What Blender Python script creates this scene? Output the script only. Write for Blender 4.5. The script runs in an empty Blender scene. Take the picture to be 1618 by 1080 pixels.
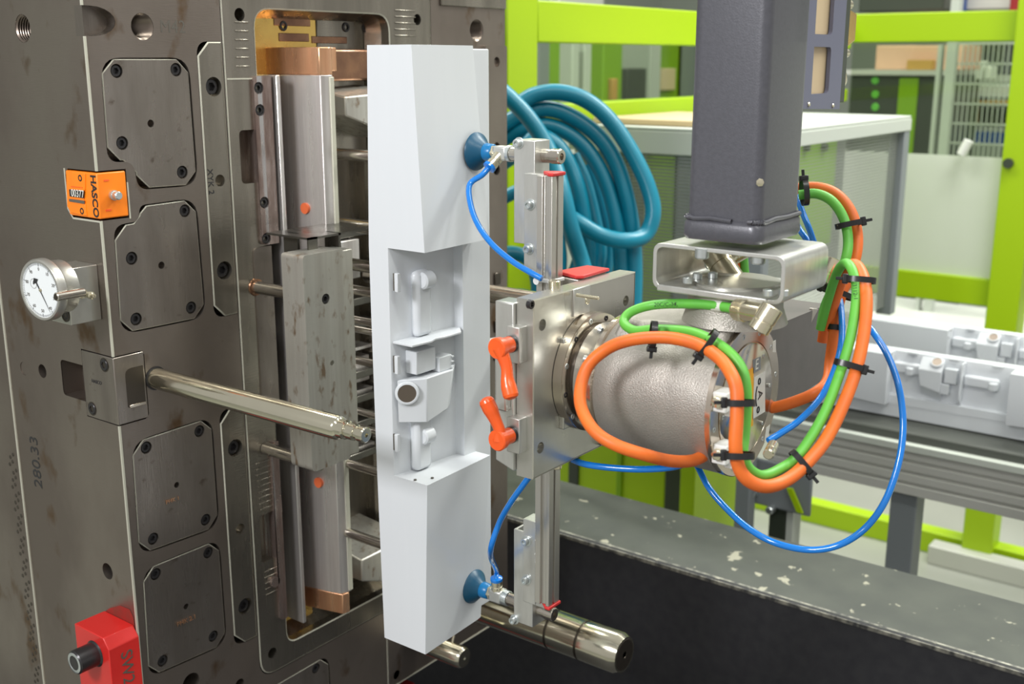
import bpy, bmesh, math, random
from mathutils import Vector, Matrix, noise
random.seed(7)
SC = bpy.context.scene
COL = SC.collection
# ---------------------------------------------------------------- camera
F = 1776.0
TP, TH = math.radians(14.07), math.radians(37.2)
cp, sp, ch, sh = math.cos(TP), math.sin(TP), math.cos(TH), math.sin(TH)
cam = bpy.data.cameras.new('camera')
camo = bpy.data.objects.new('camera', cam)
COL.objects.link(camo)
cam.sensor_width = 36.0
cam.lens = 36.0 * F / 1618.0
cam.clip_start = 0.05
cam.dof.use_dof = True
cam.dof.focus_distance = 0.98
cam.dof.aperture_fstop = 9.0
camo.location = (0, 0, 1.5)
camo.rotation_euler = (math.pi/2 - TP, 0, TH - math.pi/2)
SC.camera = camo
# ---------------------------------------------------------------- light
SC.view_settings.view_transform = 'Standard'
SC.view_settings.look = 'None'
SC.view_settings.gamma = 1.0
SC.view_settings.use_curve_mapping = False
SC.view_settings.exposure = 0.0
w = bpy.data.worlds.new('hall_light')
SC.world = w
w.use_nodes = True
bg = w.node_tree.nodes['Background']
bg.inputs[0].default_value = (0.90, 0.89, 0.86, 1)
bg.inputs[1].default_value = 0.62
def area(name, loc, target, sx, sy, power, color=(1, 1, 1)):
    l = bpy.data.lights.new(name, 'AREA')
    l.shape = 'RECTANGLE'; l.size = sx; l.size_y = sy; l.energy = power; l.color = color
    o = bpy.data.objects.new(name, l); COL.objects.link(o)
    o.location = loc
    d = Vector(target) - Vector(loc)
    o.rotation_euler = d.to_track_quat('-Z', 'Y').to_euler()
    return o
area('camera_flash', (-0.62, 0.62, 2.02), (0.75, 0.6, 1.2), 0.30, 0.30, 17.0, (0.98, 0.98, 1.0))
area('overhead_light', (2.7, .1, 3.4), (2.5, .1, 0), 1.2, .4, 45.0, (0.97, 1.0, 0.92))  # added fill light above the conveyor, brightens belt and panels
for i, (lx, ly) in enumerate(((-0.6, -1.6), (1.6, -1.2), (3.8, -0.9), (1.6, 2.9), (4.2, 2.9))):
    area('overhead_light', (lx, ly, 4.4), (lx, ly, 0), 0.35, 2.6, 60.0 if ly < 0 and lx < 3 else 105.0, (0.98, 0.99, 0.92))
# ---------------------------------------------------------------- point helpers
def ray(px, py):
    a = (px-809)/F; b = -(py-540)/F
    h = cp + sp*b; z = -sp + cp*b
    return (h*ch + a*sh, h*sh - a*ch, z)
def _s(d, s): return Vector((d[0]*s, d[1]*s, 1.5 + d[2]*s))
def onx(px, py, X): d = ray(px, py); return _s(d, X/d[0])
def ony(px, py, Y): d = ray(px, py); return _s(d, Y/d[1])
def onz(px, py, Z): d = ray(px, py); return _s(d, (Z-1.5)/d[2])
def atd(px, py, D): return _s(ray(px, py), D)
# ---------------------------------------------------------------- materials
def mat(name, col, rough=0.5, metal=0.0, col2=None, scale=20, stretch=(1, 1, 1), bump=0.0, bscale=None,
        spec=0.5, coat=0.0, lo=0.35, hi=0.65, rvar=0.0, trans=0.0, stain=None, bstretch=None, detail=4):
    m = bpy.data.materials.new(name); m.use_nodes = True
    nt = m.node_tree; N = nt.nodes; L = nt.links
    b = N['Principled BSDF']
    b.inputs['Base Color'].default_value = (*col, 1)
    b.inputs['Roughness'].default_value = rough
    b.inputs['Metallic'].default_value = metal
    b.inputs['Specular IOR Level'].default_value = spec
    b.inputs['Coat Weight'].default_value = coat
    b.inputs['Transmission Weight'].default_value = trans
    tc = N.new('ShaderNodeNewGeometry')
    def nz(sc, st, det=4):
        mp = N.new('ShaderNodeMapping'); mp.inputs['Scale'].default_value = st
        L.new(tc.outputs['Position'], mp.inputs[0])
        n = N.new('ShaderNodeTexNoise'); n.inputs['Scale'].default_value = sc; n.inputs['Detail'].default_value = det
        L.new(mp.outputs[0], n.inputs['Vector']); return n
    if col2 is not None or rvar:
        n = nz(scale, stretch, detail)
        r = N.new('ShaderNodeMapRange'); r.inputs[1].default_value = lo; r.inputs[2].default_value = hi
        L.new(n.outputs[0], r.inputs[0])
        last = None
        if col2 is not None:
            mx = N.new('ShaderNodeMix'); mx.data_type = 'RGBA'
            mx.inputs[6].default_value = (*col, 1); mx.inputs[7].default_value = (*col2, 1)
            L.new(r.outputs[0], mx.inputs[0]); last = mx.outputs[2]
        if stain:
            scol, ssc, slo, shi, sst = stain
            n3 = nz(ssc, sst, 5)
            r3 = N.new('ShaderNodeMapRange'); r3.inputs[1].default_value = slo; r3.inputs[2].default_value = shi
            L.new(n3.outputs[0], r3.inputs[0])
            m3 = N.new('ShaderNodeMix'); m3.data_type = 'RGBA'
            L.new(r3.outputs[0], m3.inputs[0]); L.new(last, m3.inputs[6]); m3.inputs[7].default_value = (*scol, 1)
            last = m3.outputs[2]
        if last: L.new(last, b.inputs['Base Color'])
        if rvar:
            r2 = N.new('ShaderNodeMapRange'); r2.inputs[3].default_value = rough-rvar; r2.inputs[4].default_value = rough+rvar
            L.new(r.outputs[0], r2.inputs[0]); L.new(r2.outputs[0], b.inputs['Roughness'])
    if bump:
        n2 = nz(bscale or scale, bstretch or stretch, 3)
        bp = N.new('ShaderNodeBump'); bp.inputs['Strength'].default_value = bump; bp.inputs['Distance'].default_value = 0.001
        L.new(n2.outputs[0], bp.inputs['Height']); L.new(bp.outputs[0], b.inputs['Normal'])
    return m
M = {}
M['steel'] = mat('mold_steel', (.30, .258, .225), .36, .88, (.205, .172, .148), 9, (1, 1, .6), .12, 90, rvar=.08,
                 stain=((.15, .095, .055), 26, .60, .70, (1, 1, .6)), bstretch=(1, 1, 12))
M['steel2'] = mat('ground_steel', (.36, .32, .285), .30, .9, (.24, .21, .185), 30, (1, 1, .25), .12, 60, rvar=.06,
                  stain=((.17, .135, .11), 60, .64, .76, (1.2, 1.2, 1.6)), bstretch=(12, 12, 1))
M['edge'] = mat('polished_edge', (.56, .55, .46), .5, .35)
M['steel3'] = mat('insert_steel', (.35, .32, .27), .28, .92, (.22, .20, .17), 16, (2, 2, .3), .12, 60, rvar=.08, bstretch=(2, 2, 14))
M['core'] = mat('core_steel', (.80, .77, .74), .34, .82, (.52, .48, .46), 30, (3, 3, .12), .08, 50, rvar=.08, bstretch=(10, 10, .3))
M['slide'] = mat('slide_steel', (.66, .65, .59), .36, .8, (.52, .50, .45), 30, (3, 3, .1), .08, 60, rvar=.05,
                 stain=((.30, .22, .15), 60, .58, .72, (2, 2, 1)), bstretch=(1, 1, 10))
M['darksteel'] = mat('pocket_steel', (.21, .20, .175), .30, .9, (.12, .115, .10), 12, (1, 1, 1), .08, 60, rvar=.08)
M['rod'] = mat('guide_rod_steel', (.66, .63, .50), .14, .98, (.56, .53, .42), 12, (1, 1, 1), rvar=.03)
M['pin'] = mat('ejector_pin_steel', (.68, .64, .57), .2, .96, (.40, .36, .31), 40, (1, .2, 1), rvar=.05)
M['copper'] = mat('copper', (.85, .50, .30), .30, .9, (.70, .36, .20), 30, (4, 4, .3), .08, 60, rvar=.06)
M['brass'] = mat('polished_brass', (.82, .56, .16), .25, .9, (.62, .40, .12), 25, (1, 1, 1), rvar=.1)
M['bronze'] = mat('bronze', (.40, .22, .13), .28, .9, (.22, .12, .08), 30, (1, 1, 1), rvar=.08)
M['black'] = mat('black_oxide', (.045, .043, .045), .3, .6)
M['hole'] = mat('bore_steel', (.10, .085, .07), .35, .9)
M['thread'] = mat('thread_steel', (.22, .18, .15), .3, .95)
M['white'] = mat('white_plastic', (.67, .695, .725), .26, 0, (.662, .688, .718), 30, (3, 3, .2), spec=.4)
M['whiteplain'] = mat('white_nylon', (.80, .80, .78), .4)
M['orange_p'] = mat('orange_plastic', (.95, .24, .008), .38, 0, (.90, .21, .008), 30)
M['lever'] = mat('lever_orange', (.90, .12, .012), .28, 0, (.84, .10, .012), 30, coat=.3)
M['red'] = mat('red_paint', (.60, .018, .015), .38, 0, (.66, .03, .022), 12, coat=.25)
M['redspray'] = mat('red_overspray', (.34, .03, .025), .5, .3, (.22, .05, .035), 60)
M['redcap'] = mat('red_cap_plastic', (.62, .03, .03), .4)
M['alu'] = mat('aluminium', (.60, .59, .54), .30, .85, (.53, .52, .48), 14, (1, 1, .4), .06, 70, rvar=.04, bstretch=(1, 1, 14))
M['alu_b'] = mat('brushed_aluminium', (.69, .69, .66), .34, .8, (.56, .56, .53), 40, (2, 2, .5), .06, 120, rvar=.05)
M['profile'] = mat('anodised_profile', (.58, .56, .51), .28, .8, (.54, .52, .48), 9, (1, 1, .2))
M['cast'] = mat('cast_aluminium', (.44, .41, .37), .45, .64, (.38, .355, .32), 60, (1, 1, 1), .5, 900, rvar=.05)
M['ring'] = mat('turned_ring', (.66, .60, .50), .15, .97, (.58, .50, .42), 6, rvar=.04)
M['darkcast'] = mat('dark_cast_housing', (.16, .145, .14), .42, .5, (.135, .125, .12), 30)
M['nickel'] = mat('nickel_fitting', (.74, .68, .52), .22, .92, (.68, .62, .46), 30)
M['zinc'] = mat('zinc_screw', (.62, .66, .66), .28, .85)
M['column'] = mat('column_paint', (.088, .088, .104), .34, .12, (.078, .078, .092), 300, bump=.12, bscale=900, coat=.15)
M['plate_p'] = mat('painted_bracket', (.16, .165, .24), .42, .1)
M['tan'] = mat('tan_pad', (.66, .51, .32), .5)
M['tube'] = mat('blue_tube', (.003, .19, .66), .18, 0, coat=.5)
M['cup'] = mat('blue_rubber', (.002, .07, .14), .38)
M['cupb'] = mat('blue_cup_neck', (.003, .16, .40), .3)
M['teal'] = mat('teal_hose', (.002, .225, .335), .34, 0, (.002, .19, .29), 12)
M['cab_o'] = mat('orange_cable', (.80, .165, .018), .48, 0, (.72, .14, .02), 60)
M['cab_g'] = mat('green_cable', (.13, .49, .055), .45, 0, (.11, .43, .06), 40)
M['tie'] = mat('black_nylon', (.012, .012, .013), .3)
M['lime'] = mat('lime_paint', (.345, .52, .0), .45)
M['limed'] = mat('lime_panel_and_shade', (.19, .36, .0), .45)
M['beamtop'] = mat('beam_top_paint', (.050, .055, .048), .5, 0, (.068, .074, .062), 14, (1, 1, 1), .1, 120,
                   stain=((.32, .31, .24), 38, .655, .68, (1, 1, 1)))
M['beamside'] = mat('beam_side_paint', (.022, .022, .026), .55, 0, (.03, .03, .033), 60)
M['beamedge'] = mat('worn_edge', (.30, .29, .24), .4, .3, (.05, .05, .05), 90)
M['perf'] = None
M['lightgrey'] = mat('light_grey_paint', (.52, .55, .50), .45)
M['panelw'] = mat('white_panel', (.66, .69, .62), .45)
M['grey'] = mat('grey_paint', (.20, .22, .23), .45)
M['mid'] = mat('mid_grey_profile', (.56, .56, .52), .38, .2)
M['belt'] = mat('conveyor_belt', (.075, .08, .07), .5)
M['floor'] = mat('hall_floor', (.37, .375, .335), .35, 0, (.30, .31, .275), 1.2)
M['wall'] = mat('hall_wall', (.38, .42, .36), .7)
M['dark'] = mat('dark_cabinet', (.04, .05, .035), .4)
M['card'] = mat('cardboard', (.62, .47, .27), .6)
M['blueb'] = mat('blue_bin', (.02, .07, .28), .45)
M['wood'] = mat('pallet_wood', (.48, .27, .06), .6)
M['peach'] = mat('peach_carton', (.70, .42, .30), .6)
M['paper'] = mat('dial_paper', (.72, .75, .76), .35)
M['ink'] = mat('ink', (.02, .02, .022), .5)
M['inkgrey'] = mat('engraving', (.10, .09, .075), .5)
M['orangedot'] = mat('orange_marker', (.75, .15, .05), .5)
M['stick_o'] = mat('orange_sticker', (.85, .40, .01), .4)
M['stick_w'] = mat('white_sticker', (.72, .72, .66), .4)
M['deepred'] = mat('deep_red', (.25, .01, .01), .5)
def glass():
    m = bpy.data.materials.new('clear_sheet'); m.use_nodes = True
    N = m.node_tree.nodes; L = m.node_tree.links; N.clear()
    o = N.new('ShaderNodeOutputMaterial'); t = N.new('ShaderNodeBsdfTransparent'); t.inputs[0].default_value = (.80, .85, .76, 1)
    g = N.new('ShaderNodeBsdfGlossy'); g.inputs['Roughness'].default_value = .05
    mx = N.new('ShaderNodeMixShader'); mx.inputs[0].default_value = .025
    L.new(t.outputs[0], mx.inputs[1]); L.new(g.outputs[0], mx.inputs[2]); L.new(mx.outputs[0], o.inputs[0]); return m
M['glass'] = glass()
def perf():
    m = bpy.data.materials.new('perforated_sheet'); m.use_nodes = True
    N = m.node_tree.nodes; L = m.node_tree.links
    b = N['Principled BSDF']; b.inputs['Base Color'].default_value = (.30, .32, .29, 1); b.inputs['Roughness'].default_value = .4
    b.inputs['Metallic'].default_value = .3
    g = N.new('ShaderNodeNewGeometry'); s = N.new('ShaderNodeSeparateXYZ'); L.new(g.outputs['Position'], s.inputs[0])
    ad = N.new('ShaderNodeMath'); ad.operation = 'ADD'; L.new(s.outputs[0], ad.inputs[0]); L.new(s.outputs[1], ad.inputs[1])
    def mth(op, a, bb=None):
        n = N.new('ShaderNodeMath'); n.operation = op
        for i, v in enumerate((a, bb)):
            if v is None: continue
            if isinstance(v, float): n.inputs[i].default_value = v
            else: L.new(v, n.inputs[i])
        return n.outputs[0]
    k = 2*math.pi/0.013
    u = mth('SINE', mth('MULTIPLY', mth('ADD', ad.outputs[0], s.outputs[2]), k))
    v = mth('SINE', mth('MULTIPLY', mth('SUBTRACT', ad.outputs[0], s.outputs[2]), k))
    hl = mth('GREATER_THAN', mth('MULTIPLY', u, v), -0.02)
    t = N.new('ShaderNodeBsdfTransparent'); mx = N.new('ShaderNodeMixShader')
    L.new(hl, mx.inputs[0]); L.new(b.outputs[0], mx.inputs[1]); L.new(t.outputs[0], mx.inputs[2])
    L.new(mx.outputs[0], N['Material Output'].inputs[0]); return m
M['perf'] = perf()
# ---------------------------------------------------------------- object helpers
WL = {}
def tag(o, label=None, cat=None, group=None, kind=None):
    if label: o['label'] = label
    if cat: o['category'] = cat
    if group: o['group'] = group
    if kind: o['kind'] = kind
    return o
def thing(name, loc, label, cat, group=None):
    o = bpy.data.objects.new(name, None); COL.objects.link(o)
    o.empty_display_size = .01
    o.location = loc; WL[o.name] = Vector(loc)
    return tag(o, label, cat, group)
def frame_of(axis):
    a = Vector(axis).normalized()
    t = Vector((0, 0, 1)) if abs(a.z) < .9 else Vector((1, 0, 0))
    u = t.cross(a).normalized(); v = a.cross(u).normalized()
    return a, u, v
def crom(pts, n=8, closed=False):
    P = [Vector(p) for p in pts]; out = []
    k = len(P)
    rng = range(k) if closed else range(k-1)
    for i in rng:
        p0 = P[(i-1) % k] if closed or i > 0 else P[0]*2-P[1]
        p1 = P[i]; p2 = P[(i+1) % k]
        p3 = P[(i+2) % k] if closed or i+2 < k else P[-1]*2-P[-2]
        for j in range(n):
            t = j/n
            out.append(.5*((2*p1)+(-p0+p2)*t+(2*p0-5*p1+4*p2-p3)*t*t+(-p0+3*p1-3*p2+p3)*t**3))
    if not closed: out.append(P[-1])
    return out
class MB:
    def __init__(s): s.bm = bmesh.new()
    def poly(s, vs, faces):
        b = [s.bm.verts.new(v) for v in vs]
        for f in faces:
            try: s.bm.faces.new([b[i] for i in f])
            except ValueError: pass
        return s
    def box(s, a, b):
        x0, y0, z0 = a; x1, y1, z1 = b
        x0, x1 = sorted((x0, x1)); y0, y1 = sorted((y0, y1)); z0, z1 = sorted((z0, z1))
        return s.poly([(x0,y0,z0),(x1,y0,z0),(x1,y1,z0),(x0,y1,z0),(x0,y0,z1),(x1,y0,z1),(x1,y1,z1),(x0,y1,z1)],
                      [(0,3,2,1),(4,5,6,7),(0,1,5,4),(1,2,6,5),(2,3,7,6),(3,0,4,7)])
    def obox(s, c, ax, ay, az):
        c, ax, ay, az = map(Vector, (c, ax, ay, az))
        vs = [c+ax*i+ay*j+az*k for k in (-1, 1) for (i, j) in ((-1,-1),(1,-1),(1,1),(-1,1))]
        return s.poly(vs, [(0,3,2,1),(4,5,6,7),(0,1,5,4),(1,2,6,5),(2,3,7,6),(3,0,4,7)])
    def prism(s, pts, ax, d):
        """extrude 3d polygon along vector d"""
        n = len(pts); A = [Vector(p) for p in pts]; B = [p+Vector(d) for p in A]
        return s.poly(A+B, [tuple(range(n))[::-1], tuple(range(n, 2*n))]+[(i, (i+1) % n, n+(i+1) % n, n+i) for i in range(n)])
    def lathe(s, p0, axis, prof, seg=32, squash=None):
        a, u, v = frame_of(axis); p0 = Vector(p0); rings = []
        for t, r in prof:
            if r < 1e-6: rings.append([s.bm.verts.new(p0+a*t)])
            else: rings.append([s.bm.verts.new(p0+a*t+(u*math.cos(2*math.pi*i/seg)+v*math.sin(2*math.pi*i/seg))*r) for i in range(seg)])
        for r0, r1 in zip(rings, rings[1:]):
            for i in range(seg):
                j = (i+1) % seg
                if len(r0) == 1 and len(r1) == 1: continue
                if len(r0) == 1: s.bm.faces.new((r0[0], r1[i], r1[j]))
                elif len(r1) == 1: s.bm.faces.new((r0[i], r0[j], r1[0]))
                else: s.bm.faces.new((r0[i], r0[j], r1[j], r1[i]))
        for r, in ((rings[0],), (rings[-1],)):
            if len(r) > 1:
                try: s.bm.faces.new(r)
                except ValueError: pass
        return s
    def cyl(s, p0, p1, r, r1=None, seg=24, ch=0.0):
        p0 = Vector(p0); p1 = Vector(p1); L = (p1-p0).length; r1 = r if r1 is None else r1
        pr = [(0, r), (L, r1)] if not ch else [(0, r-ch), (ch, r), (L-ch, r1), (L, r1-ch)]
        return s.lathe(p0, p1-p0, pr, seg)
    def tube(s, pts, r, seg=12, cap=True):
        P = [Vector(p) for p in pts]; n = len(P)
        T = [(P[min(i+1, n-1)]-P[max(i-1, 0)]).normalized() for i in range(n)]
        _, u, _ = frame_of(T[0]); rings = []
        for i in range(n):
            if i:
                u = (u-T[i]*u.dot(T[i]))
                u = u.normalized() if u.length > 1e-6 else frame_of(T[i])[1]
            v = T[i].cross(u)
            rr = r[i] if isinstance(r, (list, tuple)) else r
            rings.append([s.bm.verts.new(P[i]+(u*math.cos(2*math.pi*k/seg)+v*math.sin(2*math.pi*k/seg))*rr) for k in range(seg)])
        for a, b in zip(rings, rings[1:]):
            for i in range(seg): s.bm.faces.new((a[i], a[(i+1) % seg], b[(i+1) % seg], b[i]))
        if cap:
            s.bm.faces.new(rings[0][::-1]); s.bm.faces.new(rings[-1])
        return s
    def ring_loop(s, pts2, fr, wv=0.0):
        return [s.bm.verts.new(fr(u, v, wv)) for u, v in pts2]
    def slab(s, outer, holes, fr, thick, back=True):
        """outer: (u,v) list; holes: list of (uvlist, depth, bottom) ; fr(u,v,w)"""
        ed = []; loops = []
        for pts in [outer]+[h[0] for h in holes]:
            vs = s.ring_loop(pts, fr)
            loops.append(vs)
            for i in range(len(vs)): ed.append(s.bm.edges.new((vs[i], vs[(i+1) % len(vs)])))
        bmesh.ops.triangle_fill(s.bm, use_beauty=True, use_dissolve=False, edges=ed)
        def wall(vs, pts, d, bottom):
            ws = s.ring_loop(pts, fr, d)
            for i in range(len(vs)):
                j = (i+1) % len(vs); s.bm.faces.new((vs[i], vs[j], ws[j], ws[i]))
            if bottom: s.bm.faces.new(ws)
        wall(loops[0], outer, thick, back)
        for vs, (pts, d, bot) in zip(loops[1:], holes): wall(vs, pts, d, bot)
        return s
    def build(s, name, m, parent=None, bevel=0.0, seg=2, ang=35, label=None, smooth=True, sub=0):
        bmesh.ops.recalc_face_normals(s.bm, faces=s.bm.faces)
        me = bpy.data.meshes.new(name); 
        vs = [v.co for v in s.bm.verts]
        lo = Vector([min(v[i] for v in vs) for i in range(3)]); hi = Vector([max(v[i] for v in vs) for i in range(3)])
        c = (lo+hi)/2
        bmesh.ops.translate(s.bm, verts=s.bm.verts, vec=-c)
        s.bm.to_mesh(me); s.bm.free()
        if smooth:
            me.shade_smooth()
            me.set_sharp_from_angle(angle=math.radians(ang))
        me.materials.append(M[m] if isinstance(m, str) else m)
        o = bpy.data.objects.new(name, me); COL.objects.link(o)
        WL[o.name] = c
        if parent is not None:
            o.parent = parent; o.location = c-WL[parent.name]
        else: o.location = c
        if bevel:
            b = o.modifiers.new('bevel', 'BEVEL'); b.width = bevel; b.segments = seg; b.limit_method = 'ANGLE'
            b.angle_limit = math.radians(ang); b.harden_normals = False
        if label: o['label'] = label
        return o
def box(name, a, b, m, parent=None, bevel=0.0, label=None): return MB().box(a, b).build(name, m, parent, bevel, label=label)
def place(mesh, name, pos, axis, parent, scale=1.0, label=None, m=None):
    """a mesh whose local +Z points out, put at pos looking along axis"""
    o = bpy.data.objects.new(name, mesh); COL.objects.link(o)
    a, u, v = frame_of(axis)
    R = Matrix((u, v, a)).transposed().to_4x4()
    loc = Vector(pos)-(WL[parent.name] if parent is not None else Vector((0, 0, 0)))
    WL[o.name] = Vector(pos)
    if parent is not None: o.parent = parent
    o.matrix_local = Matrix.Translation(loc) @ R @ Matrix.Scale(scale, 4)
    if label: o['label'] = label
    return o
def text(s, pos, right, up, size, m, parent, name='lettering', th=0.0002, label=None, sx=1.0, bold=0.0):
    cu = bpy.data.curves.new(name, 'FONT'); cu.body = s; cu.size = size; cu.extrude = th; cu.offset = bold
    cu.align_x = 'CENTER'; cu.align_y = 'CENTER'
    t = bpy.data.objects.new('tmp', cu); COL.objects.link(t)
    bpy.context.view_layer.update()
    me = bpy.data.meshes.new_from_object(t)
    bpy.data.objects.remove(t); me.name = name
    if len(me.vertices) == 0: return None
    me.materials.clear(); me.materials.append(M[m])
    r = Vector(right).normalized(); u = Vector(up).normalized(); n = r.cross(u)
    o = bpy.data.objects.new(name, me); COL.objects.link(o)
    R = Matrix((r, u, n)).transposed().to_4x4() @ Matrix.Diagonal((sx, 1, 1, 1))
    loc = Vector(pos)-(WL[parent.name] if parent is not None else Vector((0, 0, 0)))
    WL[o.name] = Vector(pos)
    if parent is not None: o.parent = parent
    o.matrix_local = Matrix.Translation(loc) @ R
    if label: o['label'] = label
    return o
def copy_tree(o, parent=None):
    c = o.copy(); COL.objects.link(c); c.parent = parent
    for k in list(o.children): copy_tree(k, c)
    return c
def circ(c, r, n=20, ry=None):
    ry = ry or r
    return [(c[0]+r*math.cos(2*math.pi*i/n), c[1]+ry*math.sin(2*math.pi*i/n)) for i in range(n)]
def fillet(P, r, n=5, only=None):
    out = []; k = len(P)
    for i, p in enumerate(P):
        p = Vector(p); a = Vector(P[i-1]); b = Vector(P[(i+1) % k])
        rr = r[i] if isinstance(r, (list, tuple)) else r
        if rr <= 0 or (only is not None and i not in only): out.append(tuple(p)); continue
        da = (a-p).normalized(); db = (b-p).normalized()
        rr = min(rr, (a-p).length*.45, (b-p).length*.45)
        s, e = p+da*rr, p+db*rr
        if n <= 1: out += [tuple(s), tuple(e)]; continue
        for j in range(n+1):
            t = j/n; out.append(tuple(s*(1-t)**2+p*2*t*(1-t)+e*t*t))
    return out
def offset(P, d):
    """outward offset of a polygon (d>0 grows)"""
    k = len(P); area_ = sum(P[i][0]*P[(i+1) % k][1]-P[(i+1) % k][0]*P[i][1] for i in range(k))
    sg = 1 if area_ > 0 else -1; out = []
    for i in range(k):
        a = Vector(P[i-1]); p = Vector(P[i]); b = Vector(P[(i+1) % k])
        e0 = (p-a).normalized(); e1 = (b-p).normalized()
        n0 = Vector((e0.y, -e0.x))*sg; n1 = Vector((e1.y, -e1.x))*sg
        m_ = (n0+n1); m_ = m_/max(.3, m_.dot(n0)) if m_.length > 1e-6 else n0
        out.append(tuple(p+m_*d))
    return out
# socket screw mesh (unit radius 1 -> scaled), head top at z=0..  flat head seen from +Z
def socket_mesh(name, m, h=1.0):
    b = MB(); n = 24; hexn = 6
    out = [(math.cos(2*math.pi*i/n), math.sin(2*math.pi*i/n)) for i in range(n)]
    V = []; Fc = []
    def ring(r, z, k=n, hexa=False):
        st = len(V)
        for i in range(n):
            a = 2*math.pi*i/n
            rr = r
            if hexa: rr = r*math.cos(math.pi/6)/math.cos((a % (math.pi/3))-math.pi/6)
            V.append((rr*math.cos(a), rr*math.sin(a), z))
        return st
    rs = [ring(1, -h), ring(1, -.12), ring(.9, 0), ring(.58, 0, hexa=True), ring(.56, -.5, hexa=True)]
    for a, c in zip(rs, rs[1:]):
        for i in range(n): Fc.append((a+i, a+(i+1) % n, c+(i+1) % n, c+i))
    V.append((0, 0, -.5)); k = len(V)-1
    for i in range(n): Fc.append((rs[-1]+i, rs[-1]+(i+1) % n, k))
    b.poly(V, Fc)
    bmesh.ops.recalc_face_normals(b.bm, faces=b.bm.faces)
    me = bpy.data.meshes.new(name); b.bm.to_mesh(me); b.bm.free(); me.shade_smooth(); me.set_sharp_from_angle(angle=math.radians(35))
    me.materials.append(M[m]); return me
SCREW = socket_mesh('socket_screw', 'black'); ZSCREW = socket_mesh('zinc_socket_screw', 'zinc', 1.6); TALL = socket_mesh('tall_socket_screw', 'zinc', 1.2)
def screw(pos, axis, r, parent, mesh=None, label=None): return place(mesh or SCREW, 'screw', pos, axis, parent, r, label)
XF = lambda y0: (lambda u, v, w: (u, y0+w, v))       # front-facing (normal -Y): u=x, v=z
YF = lambda x0: (lambda u, v, w: (x0+w, u, v))       # side-facing (normal -X): u=y, v=z
def fy(px, py, Y): p = ony(px, py, Y); return (p.x, p.z)
def fx(px, py, X): p = onx(px, py, X); return (p.y, p.z)
# ================================================================ setting
FL = 0.0
box('floor', (-4, -4, -.1), (12, 7, FL), 'floor')['kind'] = 'structure'
box('wall_back', (11.8, -4, 0), (12, 7, 5), 'wall')['kind'] = 'structure'
box('wall_left', (-4, 6.8, 0), (12, 7, 5), 'wall')['kind'] = 'structure'
# ================================================================ injection mould
Y0, X0 = 0.89, 0.57
mold = thing('injection_mold', (X0, Y0, 0.72), 'large steel injection mould half with cover plates, deep pocket and guide pillars', 'mold')
ZB, ZT = 0.731, 1.66
XR = 1.158
fr = XF(Y0)
def PF(*pp): return [fy(x, y, Y0) for x, y in pp]
# cover plate outlines (sharp corners, photograph pixels on the parting face)
plates = {
 'a': PF((160,93),(297,93),(312,291),(219,298),(213,252),(172,255)),
 'b': PF((222,326),(309,314),(325,500),(192,527),(181,358),(221,351)),
 'c': PF((209,700),(334,659),(346,831),(221,876)),
 'd': PF((226,901),(346,852),(358,1016),(236,1070)),
}
pe = PF((410,1098),(519,1034))
plates['e'] = [pe[0], pe[1], (pe[1][0], pe[1][1]-.1), (pe[0][0], pe[1][1]-.1)]
stripA = PF((311,67),(351,67),(374,494),(335,494))
stripB = PF((347,650),(386,640),(406,1003),(371,1018))
sA = [(stripA[0][0], stripA[0][1]), (stripA[2][0], stripA[1][1]), (stripA[2][0], stripA[2][1]), (stripA[0][0], stripA[2][1])]
sB = [(stripB[0][0], stripB[0][1]), (stripA[2][0], stripB[0][1]), (stripA[2][0], stripB[2][1]), (stripB[0][0], stripB[2][1])]
# big insert: world rectangle
ix0, ix1 = .7165, 1.0162
iz1, iz0 = 1.60, PF((428,1063))[0][1]
insert_out = [(ix0, iz0), (ix1, iz0), (ix1, iz1), (ix0, iz1)]
def cc(px, py, r): c = fy(px, py, Y0); return circ(c, r)
holes = []
for k, p in plates.items():
    q = offset(p, .0012)
    holes.append((fillet(q, .020, 6), .012, True))
for p in (offset(sA, .001), offset(sB, .001)):
    # merge strip pockets with a small gap from the insert
    p = [(u if u < ix0-.004 else ix0-.0022, v) for u, v in p]
    holes.append((fillet(p, [.02, 0, 0, .02] , 6), .02, True))
holes.append((fillet(offset(insert_out, .0012), .022, 6), .12, False))
bore = [(225,42,.0118,.05),(753,48,.013,.05),(302,1078,.0105,.04),(379,1080,.006,.02)]
for px, py, r, d in bore: holes.append((cc(px, py, r), d, True))
# corner notches cut in front face at left edge: counter, latch; slot at the top
cnt = [(X0, ony(155,273,Y0).z), (ony(197,275,Y0).x, ony(155,273,Y0).z), (ony(197,275,Y0).x, ony(155,347,Y0).z), (X0, ony(155,347,Y0).z)]
cz1, cz0, cx1 = cnt[0][1]+.0015, cnt[2][1]-.0015, cnt[1][0]+.0015
lz1, lz0 = ony(178,564,Y0).z, ony(186,674,Y0).z
lx1 = ony(231,600,Y0).x
tz1, tz0 = ony(128,8,Y0).z, ony(130,57,Y0).z
tx1 = ony(182,30,Y0).x
outer = [(X0, ZB), (XR, ZB), (XR, 1.60), (XR, ZT), (X0, ZT)]
slot_top = [(X0, tz1)] + [(tx1-.024+.024*math.sin(a), (tz0+tz1)/2+(tz1-tz0)/2*math.cos(a)) for a in [math.pi*i/10 for i in range(11)]] + [(X0, tz0)]
outer += slot_top
outer += [(X0, cz1), (cx1, cz1), (cx1, cz0), (X0, cz0)]
outer += [(X0, lz1), (lx1-.004, lz1), (lx1, lz1-.004), (lx1, lz0+.004), (lx1-.004, lz0), (X0, lz0)]
YB = ony(0,0,Y0).y
sideY = onx(2,470,X0).y
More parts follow.
